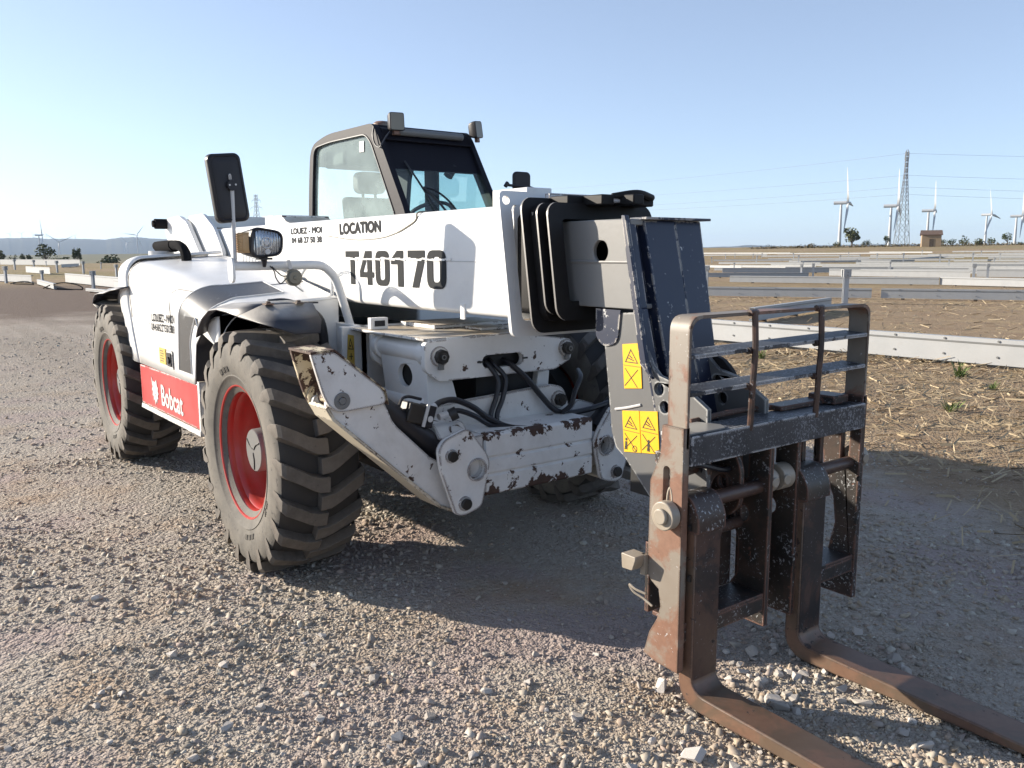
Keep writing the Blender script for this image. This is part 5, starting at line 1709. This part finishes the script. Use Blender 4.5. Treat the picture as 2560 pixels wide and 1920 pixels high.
far = [((-41.65, 63.57), (-34.83, 67.2)), ((-33.57, 65.93), (-28.41, 67.76)), ((-27.08, 66.16), (-21.5, 66.9)), ((-52.99, 69.53), (-45.75, 69.49)), ((-45.52, 79.54), (-36.69, 80.8)), ((-55.82, 67.42), (-50.83, 66.07)),
       ((-35.23, 81.49), (-28.0, 84.8)), ((-60.5, 93.77), (-53.26, 100.11)), ((-79.38, 98.94), (-72.11, 102.35)), ((-101.77, 147.0), (-83.44, 147.87)), ((-87.29, 155.02), (-77.94, 154.0)), ((-64.64, 136.62), (-45, 140.5)),
       ((-55.55, 109.76), (-57.33, 120.96)), ((-129.06, 152.77), (-109.43, 151.14)), ((-70, 118), (-58, 121)), ((-48, 118), (-38, 121)), ((-92, 128), (-80, 131)), ((-118, 134), (-104, 137)), ((-72, 158), (-60, 160)), ((-50, 150), (-38, 153)),
       ((-66, 84), (-57, 86)), ((-36, 98), (-27, 101)), ((-62, 104), (-52, 107)),
       ((-31, 58), (-23, 59.5)), ((-22, 59.5), (-14, 61)), ((-44, 56.5), (-37, 59)), ((-25, 73), (-17, 74)), ((-44, 73), (-35, 74.5)), ((-34, 74.5), (-26, 75.5)), ((-54, 78), (-47, 79)), ((-27, 90), (-18, 92)), ((-50, 89), (-41, 91)), ((-40, 91), (-30, 93)),
       ((-64, 96), (-55, 98)), ((-46, 104), (-37, 106)), ((-35, 107), (-26, 109)), ((-76, 108), (-66, 111)), ((-56, 126), (-46, 128)), ((-42, 128), (-32, 131)), ((-72, 130), (-61, 132)), ((-58, 144), (-47, 146))]
for a, c in far:
    a, c = ext(a, c, .12, .30)
    beam_thing(a, c, .24, 'pale steel beam in the far rows of the field right of the telehandler', 'far steel beams right of the telehandler')
GL = 'steel beams on the field left of the telehandler'
beam_thing((-86.27, 8.46), (-75.52, 8.9), .55, 'white steel beam propped high at a post on the far left field', GL)
a, c = ext((-55.98, 3.35), (-51.36, 4.46), .6, 0)
beam_thing(a, c, .42, 'white steel beam with dark open end at the left picture edge', GL)
beam_thing((-48.31, 4.33), (-39.69, 3.86), .25, 'short white steel beam lying behind the black cable loop', GL)
beam_thing((-51.05, 6.15), (-38.3, 6.54), .5, 'long white steel beam left of the telehandler, behind its rear mudguard', GL)
beam_thing((-36.36, 4.6), (-31.7, 5.1), .12, 'flat white steel beam nearest the rear mudguard', GL)
beam_thing((-44.44, 6.9), (-34.56, 6.0), .38, 'white steel beam beside the last post left of the rear mudguard', GL)
beam_thing((-171.5, 14.9), (-144.5, 23.1), .9, 'long pale steel beam along the back edge of the left field', GL)
beam_thing((-119.6, 16.6), (-131.4, 20.7), .4, 'small pale steel beam on the ochre grass between the left posts', GL)


def post_thing(x, y, h, label, group, lean=0., big=False):
    o = empty('steel_post', (x, y, th(x, y)), None, label, 'post', group, R.uniform(-.1, .1) + .45)
    s = max(.09, h * .13) if not big else .15
    g = G()
    g.box(-s / 2, s / 2, -s / 2, -s / 2 + .012, -.1, h); g.box(-s / 2, s / 2, s / 2 - .012, s / 2, -.1, h); g.box(-.006, .006, -s / 2 + .012, s / 2 - .012, -.1, h)
    o.rotation_euler[1] = lean
    g.build('shaft', 'galv_post', o)
    g = G(); g.box(-s * .75, s * .75, -s * .9, -s / 2 - .001, h * .80, h + .02); g.box(-s * .75, s * .75, s / 2 + .001, s * .9, h * .80, h + .02); g.box(-s * .8, s * .8, -s * .95, s * .95, h + .021, h + .035)
    g.build('head_bracket', 'galv', o)
    g = G()
    for zz in (h * .86, h * .95): g.cyl((0, -s * .9, zz), (0, -s * .9 - .03, zz), .018, n=6); g.cyl((0, s * .9, zz), (0, s * .9 + .03, zz), .018, n=6)
    g.build('bracket_bolt', 'hub_grey', o)
    return o


GP = 'galvanized posts on the field'
post_thing(-10.59, 21.26, 1.02, 'big bright post with bolted clamps behind the fork guard', GP, 0, True).rotation_euler[2] = .85
post_thing(-22.32, 28.65, .95, 'bright post with clamps just right of the boom head', GP, 0, True)
post_thing(-27.33, 44.68, .85, 'double post behind the beams, second from the boom head', GP); post_thing(-27.85, 44.2, .83, 'thin post paired with the double post, on its left', GP)
post_thing(-19.22, 48.36, .85, 'wide post near the right picture edge, right of the big clamp post', GP, 0, True); post_thing(-18.6, 48.7, .85, 'narrow post paired with the wide one near the right picture edge', GP)
post_thing(-34.02, 65.75, .75, 'post in the fourth row, right of the turbine with the tree', GP)
post_thing(-35.69, 79.18, .8, 'post in the fifth row below the stone hut', GP)
for x, y, h in ((-45.83, 97.79, 1.05), (-44.72, 103.52, 1.09), (-50.93, 98.99, 1.12), (-57.01, 103.55, 1.03), (-60.49, 91.23, 1.02), (-60.37, 100.3, .9), (-67.53, 91.95, 1.0), (-45.08, 111.52, .9), (-37.58, 92.74, .7), (-51.68, 79.33, .5),
                (-54.46, 94.67, .5), (-66.69, 115.59, .7), (-73.41, 90.0, .8), (-91.59, 115.22, .8), (-94.7, 121.65, .75), (-89.13, 121.93, .8), (-77.15, 129.56, .8), (-80.72, 119.23, .7), (-48.24, 63.19, .6), (-82, 121, .8), (-88, 118, .8),
                (-70, 140, .8), (-58, 135, .8), (-45, 132, .8)):
    post_thing(x, y, h, 'thin upright post in the far rows of the field right of the telehandler', 'far posts right of the telehandler', R.choice((0, 0, 0, .12, -.1)))
GQ = 'posts on the field left of the telehandler'
for x, y, h, l in ((-106.11, 9.8, 1.2, 'second post from the left picture edge, standing far back on the grass'), (-104.23, 11.47, 1.07, 'post above the propped white beam on the left field'), (-52.54, 3.32, .95, 'post in front of the white beam at the left picture edge'),
                   (-48.99, 4.69, .75, 'T-headed post just left of the black cable loop'), (-83.95, 10.71, 1.07, 'tall thin post at the right end of the propped white beam'), (-77.47, 11.78, 1.05, 'T-headed post in the middle of the left field'),
                   (-37.76, 5.18, .85, 'nearest post left of the rear mudguard, with T head'), (-104.73, 18.42, .76, 'short leaning post on the ochre grass left of the hood'), (-61.28, 11.06, .9, 'thin post closest to the hood on the left field'),
                   (-142.84, 18.12, .7, 'small post at the back edge of the left field')):
    post_thing(x, y, h, l, GQ, .15 if 'leaning' in l else 0)
for pts, l in (([(-41.6, 3.7, .03), (-41.2, 4.0, .20), (-40.4, 4.4, .31), (-39.2, 4.8, .22), (-38.9, 4.9, .03), (-40.0, 4.3, .03), (-41.4, 3.8, .03)], 'black cable loop lying on dark soil left of the rear mudguard'),
               ([(-50.4, 3.3, .03), (-49.7, 3.6, .14), (-48.6, 3.9, .18), (-47.8, 4.1, .05), (-48.8, 3.8, .04), (-50.0, 3.4, .03)], 'black cable heap at the foot of the white beam on the far left')):
    g = G(); g.tube(pts, .028, 8, 8); tag(g.build('cable_loop', 'matte_black'), l, 'cable', 'cables on the ground')


# ================================================================== FAR THINGS
def turbine(hx_, hy_, hz_, Rr, yaw, rot, label, group, base=None):
    zb = th(hx_, hy_) - 2 if base is None else base
    o = empty('wind_turbine', (hx_, hy_, zb), None, label, 'wind turbine', group)
    H = hz_ - zb
    ax = Vector((math.cos(yaw), math.sin(yaw), 0)); sd = ax.cross(Vector((0, 0, 1)))
    k = Rr / 26
    g = G(); g.cyl((0, 0, 0), (0, 0, H - 1.2 * k), 1.3 * k, .75 * k, n=20); tw = g.build('tower', 'turbine', o); tw.location = -ax * 3.6 * k
    g = G(); c0 = Vector((0, 0, H))
    g.tube([c0 - ax * 8.6 * k, c0 - ax * 8.2 * k, c0 - ax * 4 * k, c0 - ax * .6 * k, c0 - ax * .2 * k], lambda t: (.7 if t < .02 else 1.2 if t < .85 else 1.1) * k, 12, 3)
    g.build('nacelle', 'turbine', o)
    g = G(); g.tube([c0 - ax * .2 * k, c0 + ax * .6 * k, c0 + ax * 1.6 * k, c0 + ax * 2.1 * k], lambda t: (1.1 - .85 * t ** 2) * k, 12, 3); g.build('hub', 'turbine', o)
    for i in range(3):
        a = rot + i * 2 * math.pi / 3
        dr = Vector((0, 0, 1)) * math.cos(a) + sd * math.sin(a)
        tn = ax.cross(dr)
        ch = (tn * .80 + ax * .6).normalized(); nn = dr.cross(ch)
        g = G(); vs = []
        for f_, w_, t in ((.02, .9, .9), (.06, 1.0, .85), (.20, 2.4, .55), (.4, 1.9, .4), (.7, 1.2, .25), (.93, .7, .14), (1.0, .15, .05)):
            q = c0 + ax * .7 * k + dr * Rr * f_
            for s_, u in ((-.35, 0), (0, .5), (.65, 0), (0, -.5)): vs.append(q + ch * w_ * s_ * k + nn * t * u * 2 * k)
        fs = [(4 * j + m_, 4 * j + (m_ + 1) % 4, 4 * j + 4 + (m_ + 1) % 4, 4 * j + 4 + m_) for j in range(6) for m_ in range(4)] + [(0, 1, 2, 3), (27, 26, 25, 24)]
        g.add(vs, fs); g.build('blade', 'turbine', o, sharp=50)
    return o


def bearing(x, y):
    return math.atan2(y - CAM.y, x - CAM.x)


GT = 'wind turbines on the right horizon'
for (x, y, z, rr, yo, ro, l) in ((-387.6, 627.7, 41.1, 30, -.14, 27, 'leftmost white turbine on the right horizon, rising over the big green tree'),
                                 (-367.8, 668.3, 38.9, 30, -.10, 14, 'white turbine standing directly left of the lattice pylon'),
                                 (-381.4, 755.1, 38.0, 29, -.06, 28, 'white turbine just right of the lattice pylon, above the stone hut'),
                                 (-375.9, 852.9, 36.6, 25, -.32, 22, 'white turbine above the hedge, between the hut and the picture edge'),
                                 (-368.4, 900.7, 36.0, 29, -.05, 18, 'white turbine cut by the right picture edge')):
    turbine(x, y, z, rr, bearing(x, y) - math.pi / 2 + yo, math.radians(ro), l, GT)
GTL = 'wind turbines on the left horizon'
for (x, y, z, rr, yo, ro, l) in ((-1580.8, 217.0, 34.9, 29, -math.pi / 2 - .10, 32, 'largest turbine on the left horizon, blades edge-on'),
                                 (-1873.7, 287.0, 28.1, 27, 0, 65, 'turbine with V-shaped blades low before the left hills'),
                                 (-1944.6, 447.6, 44.2, 26, .2, 38, 'turbine with spread blades before the hill crest near the hood'),
                                 (-2828.2, 620.8, 38.8, 26, .2, 75, 'faint turbine half hidden behind the one near the hood')):
    turbine(x, y, z, rr, bearing(x, y) + yo, math.radians(ro), l, GTL, -9.5)
for (x, y, z, ro, l) in ((-5960.0, 653.4, 134.9, .6, 'tiny turbine on the hill crest, first from the left picture edge'), (-5952.9, 715.0, 135.4, .9, 'tiny turbine on the hill crest, second from the left picture edge'),
                         (-5945.2, 776.3, 131.0, 1.3, 'tiny turbine on the hill crest, just left of the largest left turbine'), (-5935.8, 844.7, 124.2, .1, 'tiny turbine on the hill crest, just right of the largest left turbine'),
                         (-5911.4, 1001.1, 125.2, .8, 'tiny turbine on the hill crest, right of the one with V-shaped blades')):
    turbine(x, y, z, 25, bearing(x, y) + .2, ro, l, 'tiny turbines on the hill crest', 85)


def pylon(x, y, z0, H, bw, label, rz, arms):
    o = empty('lattice_pylon', (x, y, z0), None, label, 'pylon', 'lattice pylons', rz)
    def wd(t): return bw * (.5 - .40 * min(1, t / .8)) if t < .8 else bw * .10
    lv = [0, .13, .25, .36, .46, .55, .63, .70, .77, .83, .89, .95, 1.0]
    for sx in (-1, 1):
        for sy in (-1, 1):
            g = G(); g.tube([(sx * wd(t), sy * wd(t), t * H) for t in lv], .11, 5, 1); g.build('leg', 'pylon', o)
    g = G()
    for t0, t1 in zip(lv, lv[1:]):
        a, c = wd(t0), wd(t1)
        for s_ in (-1, 1):
            for (p0, p1) in (((-a, s_ * a, t0 * H), (c, s_ * c, t1 * H)), ((a, s_ * a, t0 * H), (-c, s_ * c, t1 * H)), ((s_ * a, -a, t0 * H), (s_ * c, c, t1 * H)), ((s_ * a, a, t0 * H), (s_ * c, -c, t1 * H))):
                g.bar(p0, p1, .09, .09)
    g.build('bracing', 'pylon', o)
    for zz, l in arms:
        g = G()
        for s_ in (-1, 1):
            w_ = wd(zz); g.bar((0, s_ * w_, zz * H), (0, s_ * l, zz * H + .1), .18, .18); g.bar((0, s_ * w_, zz * H + 1.6), (0, s_ * l, zz * H + .1), .16, .16)
            g.bar((0, s_ * l, zz * H), (0, s_ * l, zz * H - 1.6), .14, .14)
        g.build('cross_arm', 'pylon', o)
    return o


PZ = th(-154, 287)
pylon(-154.0, 287.1, PZ, 36.0 - PZ, 4.0, 'tall lattice pylon among the turbines beside the stone hut', .9, ((.97, 1.6),))
pylon(-559.1, 204.4, th(-559, 204), 41.5 - th(-559, 204), 8.0, 'lattice pylon with arms seen between mirror and cab', .35 + math.pi / 2, ((.78, 5.6), (.90, 4.2)))


def wires():
    A = Vector((-154.0, 287.1, 0))
    for dz, l in ((35.4, 'topmost'), (28.0, 'second'), (24.0, 'third'), (21.5, 'lowest')):
        g = G()
        B = Vector((-559.0, 204.0, 0)); z1 = {35.4: 41, 28.0: 39.5, 24.0: 35, 21.5: 34}[dz]
        n = 28
        p = [Vector((A.x + (B.x - A.x) * i / n, A.y + (B.y - A.y) * i / n, dz + (z1 - dz) * i / n - 7.0 * 4 * (i / n) * (1 - i / n) * .9)) for i in range(n + 1)]
        Cc = A + Vector((260, 210, 0))
        p2 = [Vector((A.x + (Cc.x - A.x) * i / n, A.y + (Cc.y - A.y) * i / n, dz + 1 * i / n - 6.0 * 4 * (i / n) * (1 - i / n))) for i in range(1, n + 1)]
        g.tube(list(reversed(p2)) + p, .035, 4, 1)
        tag(g.build('power_line', 'wire'), '%s thin power line strung from the tall pylon across the sky' % l, 'power line', 'power lines')


wires()


def hut():
    o = empty('stone_hut', (-110.6, 222.4, th(-111, 222)), None, 'small stone hut with brown roof at the edge of the field', 'hut', None, .52)
    z = -.3; hgt = 3.0; rd = 4.1; l, w_ = 2.3, 3.5
    g = G(); g.plate('x', [(-w_, z), (w_, z), (w_, hgt), (0, rd), (-w_, hgt)], -l, l); g.build('wall', 'hut_wall', o)
    for s_ in (-1, 1):
        g = G(); g.hexa([(-l - .3, 0, rd + .05), (l + .3, 0, rd + .05), (l + .3, s_ * (w_ + .3), hgt - .05), (-l - .3, s_ * (w_ + .3), hgt - .05), (-l - .3, 0, rd + .25), (l + .3, 0, rd + .25), (l + .3, s_ * (w_ + .3), hgt + .15), (-l - .3, s_ * (w_ + .3), hgt + .15)])
        g.build('roof', 'hut_roof', o)
    g = G(); g.box(-.5, .5, -w_ - .06, -w_ - .01, 0, 2.0); g.build('door', 'trunk', o)


hut()


def tree(x, y, z, w_, h, label, group, mat='leaf_dark', n=420, trunk=True, name='tree', cat='tree', lobes=7):
    o = empty(name, (x, y, z), None, label, cat, group)
    g = G()
    th0 = .28 * h if trunk else 0.
    if trunk: g.tube([(0, 0, -.2), (w_ * .02, 0, th0 * .7), (-w_ * .02, w_ * .02, th0 * 1.5)], lambda t: w_ * (.05 - .03 * t), 6, 3)
    L = []
    for i in range(lobes):
        a = R.uniform(0, 6.28); rr = R.uniform(.1, .36) * w_
        c = Vector((rr * math.cos(a), rr * math.sin(a), th0 + (h - th0) * (R.uniform(.25, .80) if trunk else R.uniform(.08, .62) * (1.2 - rr / w_))))
        L.append((c, R.uniform(.16, .27) * w_, R.uniform(.14, .24) * h))
        if trunk: g.tube([(0, 0, th0 * .6), c * .6, c], lambda t: w_ * (.02 - .015 * t), 5, 3)
    if trunk: L.append((Vector((0, 0, th0 + (h - th0) * .6)), w_ * .3, h * .28))
    else:
        L += [(Vector((0, 0, h * .3)), w_ * .36, h * .32)] * 3
        g.tube([(0, 0, -.2), (.02 * w_, 0, .25 * h)], .03 * w_, 5, 1)
    g.build('trunk', 'trunk', o)
    g = G(); s = max(w_, h) * .055
    for i in range(n):
        c, ra, rz = R.choice(L)
        d = Vector((R.gauss(0, 1), R.gauss(0, 1), R.gauss(0, 1))).normalized() * R.uniform(.35, 1.05) ** .6
        p = c + Vector((d.x * ra, d.y * ra, d.z * rz))
        if p.z < .02 * h: p.z = .05 * h
        u = Vector((R.gauss(0, 1), R.gauss(0, 1), R.gauss(0, .6))).normalized(); v = u.orthogonal().normalized()
        k = s * R.uniform(.6, 1.4)
        g.add([p - u * k, p - v * k * .6, p + u * k, p + v * k * .6], [(0, 1, 2, 3)])
    g.build('crown', mat, o, sharp=180)


GTr = 'trees and bushes along the back edge of the right field'
for (x, y, z, w_, h, l, mt, tr) in ((-136.8, 227.8, 3.2, 6.2, 5.4, 'biggest green tree at the foot of the leftmost right-hand turbine', 'leaf_olive', True), (-140.2, 225.7, 3.1, 2.8, 2.7, 'round bush against the left side of the biggest tree', 'leaf_olive', False),
                                    (-133.5, 229.8, 3.3, 2.8, 2.6, 'bush against the right side of the biggest tree', 'leaf_olive', False), (-146.4, 221.6, 2.5, 3.6, 2.7, 'brownish bush standing alone left of the biggest tree', 'leaf_dry', False),
                                    (-128.8, 232.5, 3.3, 2.6, 3.1, 'small tree at the foot of the turbine beside the pylon', 'leaf_dark', True), (-116.1, 239.3, 3.5, 2.6, 2.5, 'bush directly right of the stone hut', 'leaf_olive', False),
                                    (-114.0, 240.3, 3.5, 2.6, 2.6, 'second bush right of the stone hut', 'leaf_dark', False), (-110.8, 241.8, 3.5, 3.4, 3.2, 'broad bush in the middle of the hedge right of the hut', 'leaf_olive', False),
                                    (-107.6, 243.2, 3.4, 4.0, 3.1, 'widest bush of the hedge under the fourth turbine', 'leaf_olive', False), (-104.9, 244.5, 3.4, 2.8, 3.0, 'last dark bush at the right end of the hedge', 'leaf_dark', False),
                                    (-101.5, 246.0, 3.6, 3.2, 3.3, 'separate tree right of the hedge near the picture edge', 'leaf_dark', True), (-98.6, 247.2, 2.9, 2.0, 1.7, 'low bush at the right picture edge below the last turbine', 'leaf_dark', False),
                                    (-155.3, 215.4, 2.6, 2.0, 1.2, 'tiny bush far left of the lone brownish bush', 'leaf_dry', False), (-149.2, 219.8, 2.5, 3.4, 1.5, 'low dry scrub touching the lone brownish bush on its left', 'leaf_dry', False)):
    tree(x, y, z, w_, h, l, GTr, mt, 520 if w_ > 5 else 300, tr, 'tree' if tr else 'bush', 'tree' if tr else 'bush')
# strip of scrub under the trees
g = G()
for i in range(2600):
    t = R.random(); x = -160 + 66 * t + R.gauss(0, 1.5); y = 212 + 37 * t + R.gauss(0, 1.2) - 1
    p = Vector((x, y, th(x, y) + abs(R.gauss(0, .35)))); u = Vector((R.gauss(0, 1), R.gauss(0, 1), R.gauss(0, .4))).normalized(); v = u.orthogonal().normalized(); k = R.uniform(.12, .3)
    g.add([p - u * k, p - v * k * .6, p + u * k, p + v * k * .6], [(0, 1, 2, 3)])
tag(g.build('scrub', 'leaf_dry', sharp=180), 'low dry scrub along the back edge of the right field', 'scrub', kind='stuff')
GLt = 'dark trees beyond the left field'


def at(px, D):
    a = YAW - math.atan((px - 1280) / 2098.2)
    return CAM.x + math.cos(a) * D, CAM.y + math.sin(a) * D


for px, w_, h, l in ((4, 3.4, 2.6, 'rounded dark bush at the left picture edge'), (20, 1.8, 3.2, 'pointed dark tree second from the left picture edge'), (45, 2.4, 3.0, 'dark bush just left of the largest left turbine tower'), (72, 1.3, 2.4, 'slim dark tree left of the taller pale one'), (88, 1.2, 2.2, 'slim dark tree beside the largest left turbine tower'),
                     (128, 4.2, 4.6, 'tallest loose tree right of the largest left turbine'), (150, 3.0, 2.4, 'low dark bush under the turbine with V-shaped blades'), (176, 3.6, 2.4, 'wide dark bush before the turbine with V-shaped blades'), (203, 1.5, 3.6, 'tall slim dark cypress of a pair'), (211, 1.3, 3.4, 'right-hand dark cypress of a pair'),
                     (290, 5.6, 2.8, 'round dark bush at the field edge beside the hood')):
    x, y = at(px, 205)
    zz = th(x, y)
    bushy = px in (4, 45, 150, 176, 290)
    tree(x, y, zz - .2, w_, h, l, GLt, 'leaf_dark', 300, not bushy, 'bush' if bushy else 'tree', 'bush' if bushy else 'tree', 9)

# ================================================================== AIR
bm = bmesh.new(); bmesh.ops.create_cube(bm, size=1.0)
me = bpy.data.meshes.new('haze'); bm.to_mesh(me); bm.free()
hz_ = bpy.data.objects.new('haze', me); COL.objects.link(hz_)
hz_.scale = (15200, 15200, 190 + 16); hz_.location = (0, 0, (190 - 16) / 2)
mh = bpy.data.materials.new('haze_air'); mh.use_nodes = True
mh.node_tree.nodes.remove(mh.node_tree.nodes['Principled BSDF'])
pv = mh.node_tree.nodes.new('ShaderNodeVolumePrincipled')
pv.inputs['Color'].default_value = (.55, .72, 1.0, 1)
pv.inputs['Density'].default_value = 0.8e-4
pv.inputs['Anisotropy'].default_value = 0.2
mh.node_tree.links.new(pv.outputs[0], mh.node_tree.nodes['Material Output'].inputs['Volume'])
me.materials.append(mh)
tag(hz_, kind='stuff')
